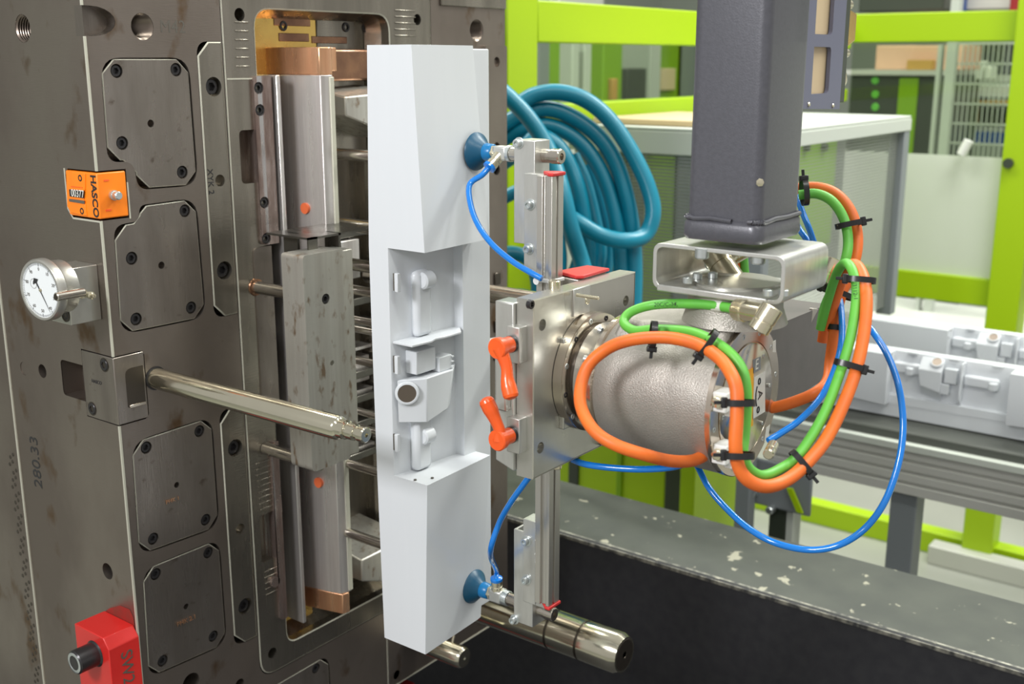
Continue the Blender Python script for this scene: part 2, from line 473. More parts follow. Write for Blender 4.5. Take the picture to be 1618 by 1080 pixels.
b = MB(); b.slab(outer, holes, fr, .0005, back=False)
face = b.build('parting_face', 'steel', mold, smooth=True)
# the body behind the front sheet: side sheet with its own holes
fs = YF(X0)
def PS(*pp): return [fx(x, y, X0) for x, y in pp]
cy1 = fx(103, 270, X0)[0]
ly1 = fx(128, 553, X0)[0]
side_outer = [(Y0, ZB), (sideY, ZB), (sideY, ZT), (Y0, ZT), (Y0, tz1), (Y0+.012, tz1), (Y0+.012, tz0), (Y0, tz0),
              (Y0, cz1), (cy1-.004, cz1), (cy1, cz1-.006), (cy1, cz0+.008), (cy1-.006, cz0), (Y0, cz0),
              (Y0, lz1), (ly1, lz1), (ly1, lz0), (Y0, lz0)]
sh_ = []
for px, py, r, ry in ((36,45,.0125,.0125),(38,582,.007,.0075),(67,586,.007,.0075),(170,902,.0085,.0085)):
    sh_.append((circ(fx(px, py, X0), r), .04, True))
sl = PS((95,567),(127,581),(133,634),(97,622))
slz1, slz0 = sl[0][1], sl[3][1]
side_outer2 = []
for p in side_outer:
    side_outer2.append(p)
# slot joined to latch cut
k = side_outer2.index((ly1, lz1))
side_outer2[k+1:k+1] = fillet([(ly1, slz1), (sl[0][0], slz1), (sl[0][0], slz0), (ly1, slz0)], [0, .005, .005, 0], 4)
b = MB(); b.slab(side_outer2, sh_, fs, .0005, back=False)
b.build('side_face', 'steel', mold)
# solid core blocks that close the cuts (pocket bottoms / returns)
def walls(b, pts, fr_, d0, d1, bottom=True):
    vs0 = [fr_(u, v, d0) for u, v in pts]; vs1 = [fr_(u, v, d1) for u, v in pts]
    n = len(pts)
    b.poly(vs0+vs1, [(i, (i+1) % n, n+(i+1) % n, n+i) for i in range(n)]+([tuple(range(n, 2*n))] if bottom else []))
b = MB()
b.box((X0+.001, Y0+.001, cz1), (cx1+.0, cy1+.0, cz1+.004)); b.box((X0+.001, Y0+.001, cz0-.004), (cx1, cy1, cz0))
b.box((cx1, Y0+.001, cz0), (cx1+.003, cy1, cz1)); b.box((X0+.001, cy1, cz0), (cx1, cy1+.003, cz1))
b.box((X0+.001, Y0+.001, lz1), (lx1, ly1, lz1+.004)); b.box((X0+.001, Y0+.001, lz0-.004), (lx1, ly1, lz0))
b.box((lx1, Y0+.001, lz0), (lx1+.003, ly1, lz1))
b.box((X0+.022, ly1-.005, slz0-.006), (X0+.026, sl[0][0]+.003, slz1+.006))
b.box((X0+.001, ly1, slz0-.004), (X0+.024, sl[0][0], slz0)); b.box((X0+.001, ly1, slz1), (X0+.024, sl[0][0], slz1+.004))
b.box((X0+.001, sl[0][0], slz0-.004), (X0+.024, sl[0][0]+.003, slz1+.004))
b.box((X0+.03, Y0+.052, ZB+.001), (ix0-.003, sideY-.001, lz0-.06)); 
b.build('cut_walls', 'steel', mold)['kind'] = 'stuff'
b = MB()
pts = [(u, v) for u, v in slot_top]
walls(b, pts, fr, .0, .012)
b.build('milled_slot', 'steel2', mold)
# chamfer line along the corner
b = MB()
for z0, z1 in ((ZB, lz0), (lz1, cz0), (cz1, tz0), (tz1, ZT)):
    b.box((X0-.0004, Y0-.0004, z0), (X0+.0014, Y0+.0016, z1))
b.build('chamfered_corner', 'edge', mold)
b = MB(); b.prism([(X0-.0005, y, z) for y, z in ((cy1+.0016, cz1), (cy1+.0016, cz0+.007), (cy1-.006, cz0-.0016), (Y0, cz0-.0016), (Y0, cz0), (cy1-.006, cz0), (cy1, cz0+.007), (cy1, cz1))], None, (.0008,0,0)); b.build('cut_chamfer', 'edge', mold)
b = MB(); b.box((cx1-.0002, Y0-.0005, cz0-.001), (cx1+.0010, Y0+.0005, cz1-.012)); b.build('cut_chamfer', 'edge', mold)
# threads in the big bores
def thread(c, axis, r, d, name='thread'):
    a, u, v = frame_of(axis); c = Vector(c)
    pr = []; t = 0.0005
    while t < d:
        pr += [(t, r*.99), (t+.0012, r*.86)]; t += .0024
    bb = MB(); 
    aa, uu, vv = frame_of(axis); rings = []
    for t, rr in pr: rings.append([bb.bm.verts.new(c+aa*t+(uu*math.cos(2*math.pi*i/28)+vv*math.sin(2*math.pi*i/28))*rr) for i in range(28)])
    for r0, r1 in zip(rings, rings[1:]):
        for i in range(28): bb.bm.faces.new((r0[i], r0[(i+1) % 28], r1[(i+1) % 28], r1[i]))
    bb.bm.faces.new(rings[-1])
    return bb.build(name, 'thread', mold, ang=20)
for px, py, r, d in bore[:2]: p = ony(px, py, Y0); thread(p, (0, 1, 0), r, d-.001)
p = onx(36, 45, X0); thread(p, (1, 0, 0), .0125, .039)
# cover plates
def cover(P, screws, dots, name='cover_plate', ch=.012, only=None, m='steel2', r=.0052, lift=.0008, txt=None):
    q = fillet(offset(P, -.0004), ch, 1) if only is None else fillet(offset(P, -.0004), [ch if i in only else 0 for i in range(len(P))], 1)
    hs = [(circ(fy(x, y, Y0), r*1.18, 18), .006, True) for x, y in screws] + [(circ(fy(x, y, Y0), rr, 14), .01, True) for x, y, rr in dots]
    f2 = XF(Y0+lift)
    bb = MB(); bb.slab(q, hs, f2, .0110)
    pl = bb.build(name, m, mold)
    e = MB(); q2 = offset(q, .0003); q3 = offset(q, -.0005)
    n = len(q)
    e.poly([f2(u, v, .0004) for u, v in q2]+[f2(u, v, -.0002) for u, v in q3], [(i, (i+1) % n, n+(i+1) % n, n+i) for i in range(n)])
    e.build('edge_chamfer', 'edge', pl)
    for x, y in screws:
        p = ony(x, y, Y0); screw((p.x, Y0+.0018, p.z), (0, -1, 0), r, pl)
    return pl
pA = cover(plates['a'], [(185,112),(279,110),(194,226),(289,272)], [(239,195,.0035)])
pB = cover(plates['b'], [(293,333),(209,408),(216,504),(303,486)], [(256,419,.0035)])
pC = cover(plates['c'], [(232,707),(316,681),(243,851),(326,821)], [(280,766,.0030)])
pD = cover(plates['d'], [(247,907),(330,873),(258,1044),(338,1005)], [(295,958,.0030)])
pE = cover(plates['e'], [(500,1056)], [])
text('PHK 1', ony(273,790,Y0-.0001), (1,0,0), (0,0,1), .006, 'copper', pC)
text('PHK 2.1', ony(295,980,Y0-.0001), (1,0,0), (0,0,1), .007, 'copper', pD)
text('M42', ony(273,43,Y0-.0001), (1,0,0), (0,0,1), .016, 'inkgrey', mold, th=.00005)
# wear strips
def strip(P, cham, bolts, small):
    P = [(u if u < ix0-.004 else ix0-.0028, v) for u, v in P]
    q = fillet(P, [.014 if i in cham else 0 for i in range(4)], 1)
    hs = [(circ(fy(x, y, Y0), .0092, 22), .008, True) for x, y in bolts]+[(circ(fy(x, y, Y0), .0058, 18), .008, True) for x, y in small]
    bb = MB(); bb.slab(q, hs, XF(Y0-.0006), .018)
    o = bb.build('wear_strip', 'steel3', mold, bevel=.0)
    e = MB(); n = len(q); q2 = offset(q, .0005); q3 = offset(q, -.0006); f2 = XF(Y0-.0008)
    e.poly([f2(u, v, .0008) for u, v in q2]+[f2(u, v, -.0001) for u, v in q3], [(i, (i+1) % n, n+(i+1) % n, n+i) for i in range(n)])
    e.build('edge_chamfer', 'edge', o)
    for x, y in bolts: p = ony(x, y, Y0); screw((p.x, Y0+.003, p.z), (0, -1, 0), .0075, o)
    return o
s1 = strip(sA, (0, 3), [(337,137),(354,427)], [(347,285)])
s2 = strip(sB, (0, 3), [(371,707),(387,957)], [(379,835)])
text('XYK 2', ony(333,287,Y0-.0009), (0,0,-1), (1,0,0), .009, 'ink', s1, th=.00005)
# ---- central insert with its window
wx0, wx1 = .7555, .947
wz1, wz0 = 1.549, PF((452,1018))[0][1]
ins_q = fillet(insert_out, .022, 6)
# window steps inwards at the left between py 115 and 640 (side rails)
win = fillet([(wx0, wz0), (wx1, wz0), (wx1, wz1), (wx0, wz1)], [.016, .016, .02, .02], 6)
hs = [(win, .05, False)]
for x, y, r in ((378,23,.0062),(659,31,.0062),(430,1031,.0062)): hs.append((circ(fy(x, y, Y0), r, 18), .02, True))
# two milled windows at the left of the frame
m1 = [fy(377,206,Y0), fy(409,204,Y0), fy(418,287,Y0), fy(380,289,Y0)]
mx0, mx1 = m1[0][0], m1[1][0]
mill1 = [(mx0, m1[2][1]), (mx1, m1[2][1]), (mx1, m1[0][1]), (mx0, m1[0][1])]
m2 = [fy(409,815,Y0), fy(444,806,Y0), fy(447,872,Y0), fy(414,890,Y0)]
mill2 = [(m2[0][0], m2[3][1]), (m2[1][0]-.001, m2[3][1]), (m2[1][0]-.001, m2[0][1]), (m2[0][0], m2[0][1])]
hs.append((fillet(mill1, .005, 4), .016, True)); hs.append((fillet(mill2, .005, 4), .016, True))
b = MB(); b.slab(ins_q, hs, XF(Y0-.0004), .05)
ins = b.build('frame_insert', 'steel3', mold)
e = MB()
for q, a1, a2 in ((ins_q, .0004, -.0009), (win, -.0006, .0008)):
    n = len(q); q2 = offset(q, a1); q3 = offset(q, a2); f2 = XF(Y0-.0006)
    e.poly([f2(u, v, .0006) for u, v in q2]+[f2(u, v, -.0001) for u, v in q3], [(i, (i+1) % n, n+(i+1) % n, n+i) for i in range(n)])
e.build('edge_chamfer', 'edge', ins)
# joint step under the upper insert
p = ony(358,125,Y0); q = ony(402,119,Y0)
box('insert_joint', (p.x, Y0-.0012, p.z-.0005), (wx0, Y0-.0002, p.z+.0008), 'edge', ins)
# grinding marks plates (shallow shims seen on the frame)
# pocket interior
PD = Y0+.085
b = MB()
n = len(win)
inner = offset(win, -.012)
inner = offset(win, -.010)
b.poly([XF(Y0)(u, v, .012) for u, v in win]+[XF(Y0)(u, v, .035) for u, v in inner], [(i, (i+1) % n, n+(i+1) % n, n+i) for i in range(n)])
b.poly([XF(Y0)(u, v, .035) for u, v in inner]+[XF(Y0)(u, v, .085) for u, v in inner], [(i, (i+1) % n, n+(i+1) % n, n+i) for i in range(n)])
b.build('pocket_walls', 'steel3', mold)
box('pocket_floor', (wx0-.003, PD, wz0-.003), (wx1+.003, PD+.01, wz1+.003), 'darksteel', mold)
# brass coated slide plate high in the pocket
gx0, gx1 = ony(424,40,Y0+.03).x, ony(560,40,Y0+.03).x
gz1 = ony(480,26,Y0+.03).z
gz0 = ony(480,76,Y0+.03).z
g = box('brass_plate', (wx0+.010, Y0+.030, 1.40), (.866, Y0+.05, gz1-.002), 'brass', mold, .001)
for x, y in ((447,41),(546,43)): p = ony(x, y, Y0+.03); screw((p.x, Y0+.0285, p.z), (0,-1,0), .0052, g)
g2 = box('steel_plate', (.867, Y0+.030, 1.40), (wx1-.010, Y0+.05, gz1-.002), 'steel3', mold, .001)
p = ony(577,44,Y0+.03); screw((p.x, Y0+.0285, p.z), (0,-1,0), .0052, g2)
b = MB()
for (x0_, y0_, x1_, y1_) in ((432,27,490,42),(440,52,488,66),(492,57,548,69)):
    p = ony(x0_, y0_, Y0+.03); q = ony(x1_, y1_, Y0+.03)
    b.box((p.x, Y0+.0292, q.z), (q.x, Y0+.0302, p.z))
b.build('recess_shims', 'bronze', g, .0008)
# lower brass plate
pz = ony(480,1003,Y0+.03).z; pz1 = ony(480,925,Y0+.03).z
g = box('brass_plate', (wx0+.010, Y0+.030, pz-.004), (.80, Y0+.05, pz1), 'brass', mold, .001, label='brass plate at the foot of the pocket')
p = ony(475,968,Y0+.03)
b = MB(); b.cyl((p.x+.004, Y0+.030, p.z), (p.x+.004, Y0+.024, p.z), .010); b.build('boss', 'brass', g, .001)
b = MB(); b.prism([(.795, Y0+.02, pz+.004), (.93, Y0+.02, pz+.004), (.93, PD, pz+.004), (.795, PD, pz+.004)], None, (0,0,-.004)); b.build('bronze_shelf', 'bronze', mold)
# left side rail inserts with screws (beside the core)
def rail(px0, px1, pt, pb, scr, m='steel2', yy=Y0-.004, name='rail_insert', dark=True):
    a = ony(px0, pt, yy); c = ony(px1, pt, yy); d = ony(px0, pb, yy)
    x0_ = a.x; x1_ = c.x; z1_ = a.z; z0_ = ony((px0+px1)/2, pb, yy).z
    q = fillet([(x0_, z0_), (x1_, z0_), (x1_, z1_), (x0_, z1_)], [.006, .001, .001, .006], 3)
    hs = [(circ((ony(x, y, yy).x, ony(x, y, yy).z), .0060, 18), .004, True) for x, y in scr]
    bb = MB(); bb.slab(q, hs, XF(yy), .045)
    o = bb.build(name, m, mold)
    for x, y in scr: p = ony(x, y, yy); screw((p.x, yy+.0012, p.z), (0,-1,0), .0050, o)
    return o, x0_, x1_, z0_, z1_
M['railm'] = mat('worn_rail_steel', (.42, .34, .31), .32, .85, (.24, .17, .15), 60, (3, 3, .6), .1, 60, rvar=.1,
                 stain=((.52, .50, .50), 30, .55, .62, (5, 5, .1)))
rail(400, 428, 120, 388, [(409,139),(411,174),(418,320),(421,377)], 'railm')
b = MB(); z1_ = ony(440,118,Y0).z; z0_ = wz0+.02
b.box((ony(428,120,Y0).x, Y0-.008, z0_), (ony(434,120,Y0).x, Y0+.05, z1_)); b.build('guide_rail', 'core', mold, .001)
b = MB(); b.box((ony(434,120,Y0).x, Y0+.004, z0_), (ony(441,120,Y0).x, Y0+.06, z1_)); b.build('guide_rail', 'railm', mold, .001)
rail(437-36, 437-8, 392, 640, [], 'steel2', Y0-.002)
rail(428, 440, 700, 985, [(436,919)], 'railm')
# machining ribs, dark grooves left of rails
b = MB()
for k in range(9):
    p = ony(404+k*.9, 735+k*9, Y0-.0006)
    b.box((p.x, Y0-.0016, p.z), (p.x+.024, Y0-.0006, p.z+.0022))
for k in range(6):
    p = ony(371+k*.5, 36+k*14, Y0-.0006)
    b.box((p.x, Y0-.0012, p.z), (p.x+.016, Y0-.0004, p.z+.0014))
for k in range(5):
    p = ony(418+k*.6, 905+k*9, Y0-.0006)
    b.box((p.x, Y0-.0014, p.z), (p.x+.018, Y0-.0005, p.z+.0018))
for k in range(5):
    p = ony(624, 17+k*10, Y0-.0006)
    b.box((p.x, Y0-.0012, p.z), (p.x+.034, Y0-.0004, p.z+.0014))
b.build('machining_ribs', 'steel3', mold, .0006)['kind'] = 'stuff'
# core bar (turned box)
cz_t, cz_b = 1.5126, 0.886
ct1, cb1 = onx(441,118,.796).z, onx(486,928,.796).z
sec = [(.790,.972),(.7962,.905),(.8035,.870),(.8078,.855),(.8165,.852),(.822,.852),(.832,.972)]
def corebar(z0, z1, m, name, sec=sec):
    b = MB(); b.prism([(x, y, z0) for x, y in sec], None, (0, 0, z1-z0)); return b.build(name, m, mold, .0008)
corebar(cb1, ct1, 'core', 'core_bar')
corebar(ct1, cz_t, 'copper', 'copper_tip')
corebar(cz_b+.006, cb1, 'copper', 'copper_tip', [(.792,.972),(.7964,.899),(.8078,.853),(.8168,.851),(.824,.94),(.83,.972)])
b = MB(); b.box((.8166, .8505, cb1+.002), (.8225, .8535, ct1-.002)); b.build('bright_land', 'edge', mold, .0006)
for px, py in ((482,329),(503,762)):
    p = onx(px, py, .801); b = MB(); b.cyl((p.x+.004, p.y, p.z), (p.x-.0012, p.y, p.z), .0058, seg=16); b.build('marker_dot', 'orangedot', mold, label='orange marker dot')
# copper block beside the tip
b = MB(); p = ony(527,75,.87); q = ony(530,112,.87)
b.box((.8225, .866, q.z), (.842, .96, p.z)); b.build('copper_block', 'copper', mold, .0008)
b = MB(); b.box((.842, .90, onz(560,118,1.49).z-.012), (.945, PD, p.z-.001)); b.build('bronze_block', 'bronze', mold, .003)
# slanted lifter blocks on the right of the core
def lifter(z1, z0, m, m2):
    b = MB()
    b.prism([(.846, .885, z1), (.846, .885, z0), (.846, PD, z0), (.846, PD, z1)], None, (.004, 0, 0))
    b.build('lifter_back', 'darksteel', mold, .001)
    b = MB()
    zs = z0-.004
    b.poly([(.8465,.86,z1-.014),(.925,.855,z1-.010),(.925,PD,z1+.002),(.8465,PD,z1+.006),
            (.8465,.86,z0+.002),(.925,.855,zs-.022),(.925,PD,zs-.022),(.8465,PD,z0+.002)],
           [(0,1,2,3),(4,7,6,5),(0,4,5,1),(1,5,6,2),(2,6,7,3),(3,7,4,0)])
    return b.build('lifter_block', m, mold, .0018)
pz = ony(560,140,.86).z; pz2 = ony(535,187,.86).z
lifter(pz+.006, pz2, 'slide', 'steel2')
pz = ony(575,873,.86).z; pz2 = ony(575,925,.86).z
lifter(pz+.006, pz2+.004, 'slide', 'steel2')
# plate ribs at pocket floor (shelves seen between pins)
b = MB()
for py in (545, 575, 612, 660, 700):
    p = ony(572, py, .93); box('pocket_shelf', (.835, .915, p.z), (.93, PD, p.z+.004), 'core', mold, .0008)
b.box((.838, .90, ony(560,640,.9).z), (.862, .955, ony(560,585,.9).z)); b.box((.87, .92, ony(580,600,.92).z), (.93, .96, ony(580,560,.92).z))
b.box((.845, .90, ony(560,440,.9).z), (.90, .95, ony(560,378,.9).z))
b.build('pocket_blocks', 'core', mold, .001)['kind'] = 'stuff'
b = MB()
for py in (368, 425, 476, 512, 590, 628, 668, 716): 
    p = ony(570, py, .92); box('pocket_slot', (.838, .905, p.z), (.925, PD, p.z+.009), 'darksteel', mold, .001)
# ejector pins
for py, r, x in ((245,.0062,0),(355,.0062,0),(363,.0045,.008),(418,.0066,0),(458,.0052,0),(505,.0042,0),(524,.0036,.01),(568,.0045,0),(648,.0040,0),(680,.0036,.012),(735,.0050,0),(845,.0055,0)):
    p = ony(562, py, .84)
    b = MB(); b.cyl((p.x+x, PD-.001, p.z), (p.x+x, .735, p.z), r, seg=16, ch=.0008); b.build('ejector_pin', 'pin', mold)
# L brackets at slide head
b = MB()
p = ony(487,376,.80)
b.box((p.x, .80, p.z-.028), (p.x+.012, .802, p.z)); b.box((p.x, .80, p.z-.002), (p.x+.10, .86, p.z)); b.box((p.x+.04, .80, p.z-.028), (p.x+.043, .82, p.z)); b.box((p.x+.013, .83, p.z-.028), (p.x+.016, .85, p.z))
b.build('sheet_bracket', 'darksteel', mold)
# slide block in front, on two rods
sl_ = thing('stripper_bar', (.735, .79, ony(487,746,.78).z), 'upright steel stripper bar with two black screws standing before the pocket', 'metal bar')
zt, zb = ony(480,404,.78).z, ony(490,748,.78).z
q = fillet([(.7055, zb), (.757, zb), (.757, zt), (.7055, zt)], [.006, .001, .001, .004], 4)
sc_ = [(515,472),(523,684)]
hs = [(circ((ony(x,y,.78).x, ony(x,y,.78).z), .0052, 18), .005, True) for x, y in sc_] + [(circ((ony(525,573,.78).x, ony(525,573,.78).z), .0026, 12), .005, True)]
b = MB(); b.slab(q, hs, XF(.78), .030); bar = b.build('bar_plate', 'slide', sl_, 0)
for x, y in sc_: p = ony(x, y, .78); screw((p.x, .781, p.z), (0,-1,0), .0044, bar)
box('rear_plate', (.757, .782, zb+.002), (.772, .81, zt-.002), 'slide', sl_, .001)
b = MB()
p = ony(404,453,Y0)
for z in (p.z, ony(440,700,Y0).z):
    b = MB(); b.cyl((p.x, Y0-.001, z), (p.x, .805, z), .0066, seg=20); b.build('guide_rod', 'pin', sl_)
b = MB(); b.lathe((p.x, Y0-.0004, p.z), (0,-1,0), [(0,.0095),(.0015,.009),(.002,.0068)], 24); b.build('bushing', 'bronze', sl_)
# ---- guide pillar lower left
p = ony(246,597,Y0)
b = MB(); R_ = .0102
b.lathe((p.x, Y0, p.z), (0,-1,0), [(0,R_),(.246,R_),(.248,R_-.001),(.249,.0082),(.255,.0082),(.256,.0062),(.258,.0062),(.259,.0070),(.2655,.0070),(.2665,.0052),(.270,.0052),(.271,.0066),(.2765,.0066),(.2775,.0056),(.2775,.0018),(.275,.0017),(.275,0)], 36)
gp = b.build('guide_pillar', 'rod', mold, label='long slim guide pillar with a necked tip')
b = MB(); b.lathe((p.x, Y0-.0002, p.z), (0,-1,0), [(0,R_+.0012),(.0008,R_+.0012),(.0009,R_)], 36); b.build('collar', 'black', gp)
# ---- large pillar lower right
p = ony(700,930,Y0); R_ = .0243
b = MB()
pr = [(0,R_),(.178,R_),(.1785,R_-.0012),(.181,R_-.0012),(.1815,R_),(.222,R_),(.2225,R_-.0012),(.225,R_-.0012),(.2255,R_),(.272,R_),(.278,R_-.003),(.2785,R_-.003),(.2785,.003),(.274,.0025),(.274,0)]
b.lathe((p.x, Y0, p.z), (0,-1,0), pr, 48); b.build('guide_pillar', 'rod', mold, label='thick guide pillar with two grooves and a dark end face')
for gy_ in (.1785, .2225):
    b = MB(); b.lathe((p.x, Y0-gy_, p.z), (0,-1,0), [(0,R_-.0002),(0,R_+.00015),(.0016,R_+.00015),(.0016,R_-.0002)], 48); b.build('groove', 'hole', mold)
b = MB(); b.lathe((p.x, Y0-.2786, p.z), (0,-1,0), [(0,.019),(.0003,.0186),(.0003,.004),(0,.0038)], 40); b.build('end_face', 'hole', mold)
# small short pillar by the lower edge
pe_ = ony(735,1040,.80)
# axis point: end of rod
b = MB(); b.lathe((pe_.x, Y0, pe_.z), (0,-1,0), [(0,.0135),(.085,.0135),(.089,.0115),(.089,.002),(.087,0)], 36); gp = b.build('guide_pillar', 'rod', mold, label='short guide pillar under the white panel')
b = MB(); b.cyl((pe_.x+.004, Y0-.066, pe_.z+.012), (pe_.x+.010, Y0-.066, pe_.z+.028), .0018, seg=10); b.build('peg', 'nickel', gp)
# rod on the right behind gripper plate
p = ony(790,466,.70)
b = MB(); b.cyl((p.x+.0, Y0-.0, p.z), (p.x, .545, p.z), .0095, seg=28, ch=.001); b.build('guide_pillar', 'pin', mold, label='dark guide pillar reaching behind the gripper plate')
# right border pieces: stepped rail at right edge
b = MB()
xr0 = ony(778,300,Y0).x
q = fillet([(xr0-.02, ZB+.03), (XR-.004, ZB+.03), (XR-.004, ony(790,72,Y0).z), (xr0-.02, ony(790,72,Y0).z)], .004, 3)
hs = [(circ(fy(779,98,Y0), .0062, 16), .004, True), (circ(fy(779,232,Y0), .0062, 16), .004, True), (circ(fy(779,268,Y0), .0066, 16), .006, True)]
b.slab(q, hs, XF(Y0-.006), .006); rr_ = b.build('side_strip', 'steel', mold)
b = MB()
for py in (440, 515, 560, 640, 700):
    p = ony(786, py, Y0-.007); b.box((p.x-.006, Y0-.0085, p.z-.008), (p.x+.006, Y0-.006, p.z+.008))
b.build('locking_keys', 'hole', rr_, .001)
b = MB(); b.box((ony(695,5,Y0).x, Y0-.003, ony(695,9,Y0).z), (XR-.001, Y0-.0002, ZT+.001)); b.build('upper_strip', 'steel3', mold, .001)
p = ony(793,541,.84)
b = MB(); b.lathe((p.x, .84, p.z-.002), (0,0,1), [(0,.012),(0,.020),(.004,.0205),(.004,.012),(0,.012)], 28); b.build('white_collar', 'whiteplain', mold)
# right lower keeper plate
q_ = ony(611,1021,Y0)
b = MB(); q = fillet([(q_.x, ZB+.004), (q_.x+.13, ZB+.004), (q_.x+.13, q_.z+.04), (q_.x, q_.z+.04)], .006, 3)
hs = [(circ(fy(626,1065,Y0), .006, 16), .006, True)]
b.slab(q, hs, XF(Y0-.001), .001); kp = b.build('keeper_plate', 'steel', mold)
p = ony(626,1065,Y0); screw((p.x, Y0+.001, p.z), (0,-1,0), .005, kp)
e = MB(); n = len(q); e.poly([XF(Y0-.0012)(u, v, .001) for u, v in offset(q, .0004)]+[XF(Y0-.0012)(u, v, 0) for u, v in offset(q, -.0007)], [(i, (i+1) % n, n+(i+1) % n, n+i) for i in range(n)]); e.build('edge_chamfer', 'edge', kp)
# closing body (top, right, bottom, back)
b = MB()
b.box((X0+.0006, Y0+.14, ZB), (XR, sideY, ZT)); b.box((XR-.04, Y0+.001, ZB), (XR, sideY, ZT))
b.box((X0+.002, Y0+.06, lz0-.08-.0), (X0+.01, sideY, lz0-.07))
b.box((X0+.0005, Y0+.0005, ZB-.0), (XR-.001, sideY, ZB+.0035))
b.build('mold_body', 'steel', mold)
box('bottom_edge', (X0, Y0-.0006, ZB-.0003), (XR, Y0+.0012, ZB+.0014), 'edge', mold)
# ---- clamping plate at the far left
b = MB(); b.box((X0-.0, sideY+.003, .62), (XR, sideY+.24, ZT)); cpm = b.build('clamping_plate', 'steel', mold)
box('joint_bevel', (X0-.0012, sideY-.0012, ZB), (X0+.002, sideY+.0012, ZT), 'edge', mold)
b = MB()
for k in range(34):
    for j in (0, 1):
        y = sideY+.012+.006*j+.003*math.sin(k*2.1); z = 1.10-.0085*k-.004*j
        b.lathe((X0-.0001, y, z), (-1,0,0), [(0,.0022),(.0003,.0018),(.0003,0)], 8)
b.build('stamped_marks', 'hole', mold)['kind'] = 'stuff'
mk = text('280.33', onx(57,730,X0-.0002), (0,0,1), (0,1,0), .021, 'ink', mold, name='handwriting', th=.00005)
# ================================================================ white moulded panel
def interp(tab, z):
    tab = sorted(tab)
    if z <= tab[0][0]: return tab[0][1]
    for (a, x), (b_, y) in zip(tab, tab[1:]):
        if z <= b_: return x+(y-x)*(z-a)/(b_-a)
    return tab[-1][1]
PX = .717
PANEL_TOP, PANEL_BOT = 1.5125, .9533
zr1, zr0 = 1.3390, 1.1255        # recess top / bottom
ridge = [(1.5125,.6492),(1.339,.6388),(1.1255,.6410),(.9533,.6475)]
back = [(1.5125,.700),(1.332,.7055),(1.112,.7035),(.9533,.7005)]
front_r = [(1.5125,.8035),(1.4204,.8085),(1.339,.8110),(1.1255,.8150),(.9533,.8065)]
PR = .8405
def panel_sections():
    out = []
    def full(z):
        r, k, f = interp(ridge, z), interp(back, z), interp(front_r, z)
        return [(PX, k), (PX, .682), (PX, .664), (PX, r), (PX+.001, r-.0002), (.80, r+.0035), (f, r+.0045), (f, .676), (f, k)]
    def rec(z):
        r, k, f = interp(ridge, z), interp(back, z), interp(front_r, z)
        return [(PX, k), (PX, .6820), (PX+.0012, .6815), (PX+.014, .6795), (.760, .6770), (.7975, .6745), (.7985, .6642), (f+.001, .6638), (f+.001, k)]
    for z in (PANEL_BOT, 1.0, 1.06, zr0): out.append((z, full(z)))
    for z in (zr0+.0001, 1.2, 1.27, zr1-.0001): out.append((z, rec(z)))
    for z in (zr1, 1.38, 1.43, 1.47, PANEL_TOP): out.append((z, full(z)))
    return out
pn = thing('moulded_panel', (.77, .69, PANEL_BOT), 'tall glossy white moulded panel held upright by two blue suction cups', 'plastic panel', 'white moulded panels')
def loft(b, secs):
    rings = [[b.bm.verts.new((x, y, z)) for x, y in s] for z, s in secs]
    n = len(rings[0])
    for r0, r1 in zip(rings, rings[1:]):
        for i in range(n): b.bm.faces.new((r0[i], r0[(i+1) % n], r1[(i+1) % n], r1[i]))
    b.bm.faces.new(rings[0]); b.bm.faces.new(rings[-1])
b = MB(); loft(b, panel_sections()); cover_ = b.build('cover_shell', 'white', pn, bevel=.0009, ang=20)
b = MB()
b.box((.80, .6645, PANEL_BOT+.001), (PR, .70, PANEL_TOP-.0025)); b.build('rear_frame', 'white', pn, .0012)
# recess furniture
def bx(name, x0, x1, y0, y1, pz1, pz0, bev=.0012, mm='white', pxx=690):
    z1 = ony(pxx, pz1, .668).z; z0 = ony(pxx, pz0, .668).z
    return box(name, (x0, y0, z0), (x1, y1, z1), mm, pn, bev)
b = MB()    # jagged shelf
z = ony(655, 537, .668).z
b.prism([(.7185,.6805,z),(.7185,.657,z),(.742,.6545,z),(.752,.658,z),(.762,.6555,z),(.785,.6555,z),(.7985,.668,z),(.7985,.6755,z)], None, (0,0,-.0022)); b.build('shelf', 'white', pn, .0005)
# raised blocks
bx('upper_rib_block', .7400, .7620, .6695, .6790, 425, 530, .006, pxx=680)
bx('step_block', .735, .7740, .6640, .6790, 592, 640, .002, pxx=690)
b = MB(); zt_ = ony(690,592,.66).z; zb_ = ony(690,652,.66).z
b.poly([(.7185,.6765,zt_),(.7400,.6600,zt_),(.7780,.6600,zt_),(.7985,.6740,zt_),(.7185,.6765,zb_-.004),(.7400,.6600,zb_-.006),(.7700,.6600,zb_),(.79,.6740,zb_)],
       [(0,1,2,3),(4,7,6,5),(0,4,5,1),(1,5,6,2),(2,6,7,3),(3,7,4,0)]); b.build('motor_seat', 'white', pn, .001)
bx('cable_bracket', .7330, .7600, .6655, .6790, 548, 584, .001, pxx=680)
bx('cable_clip', .7620, .7800, .6630, .6780, 560, 583, .0008, pxx=700)
b = MB()
for k in range(3):
    z = ony(712, 562+k*8, .663).z; b.box((.7785, .6615, z-.0014), (.7815, .6640, z))
b.build('clip_teeth', 'white', pn, .0003)
bx('lower_rib_block', .7350, .7560, .6680, .6790, 655, 738, .004, pxx=680)
# bearing cradles: half round dents made as rounded rims
for py, w_ in ((440, .0), (685, .0)):
    p = ony(679, py, .668)
    b = MB(); b.cyl((p.x-.010, .6702, p.z-.001), (p.x+.0045, .6702, p.z-.001), .0080, seg=28, ch=.0016); b.build('bearing_cradle', 'white', pn)
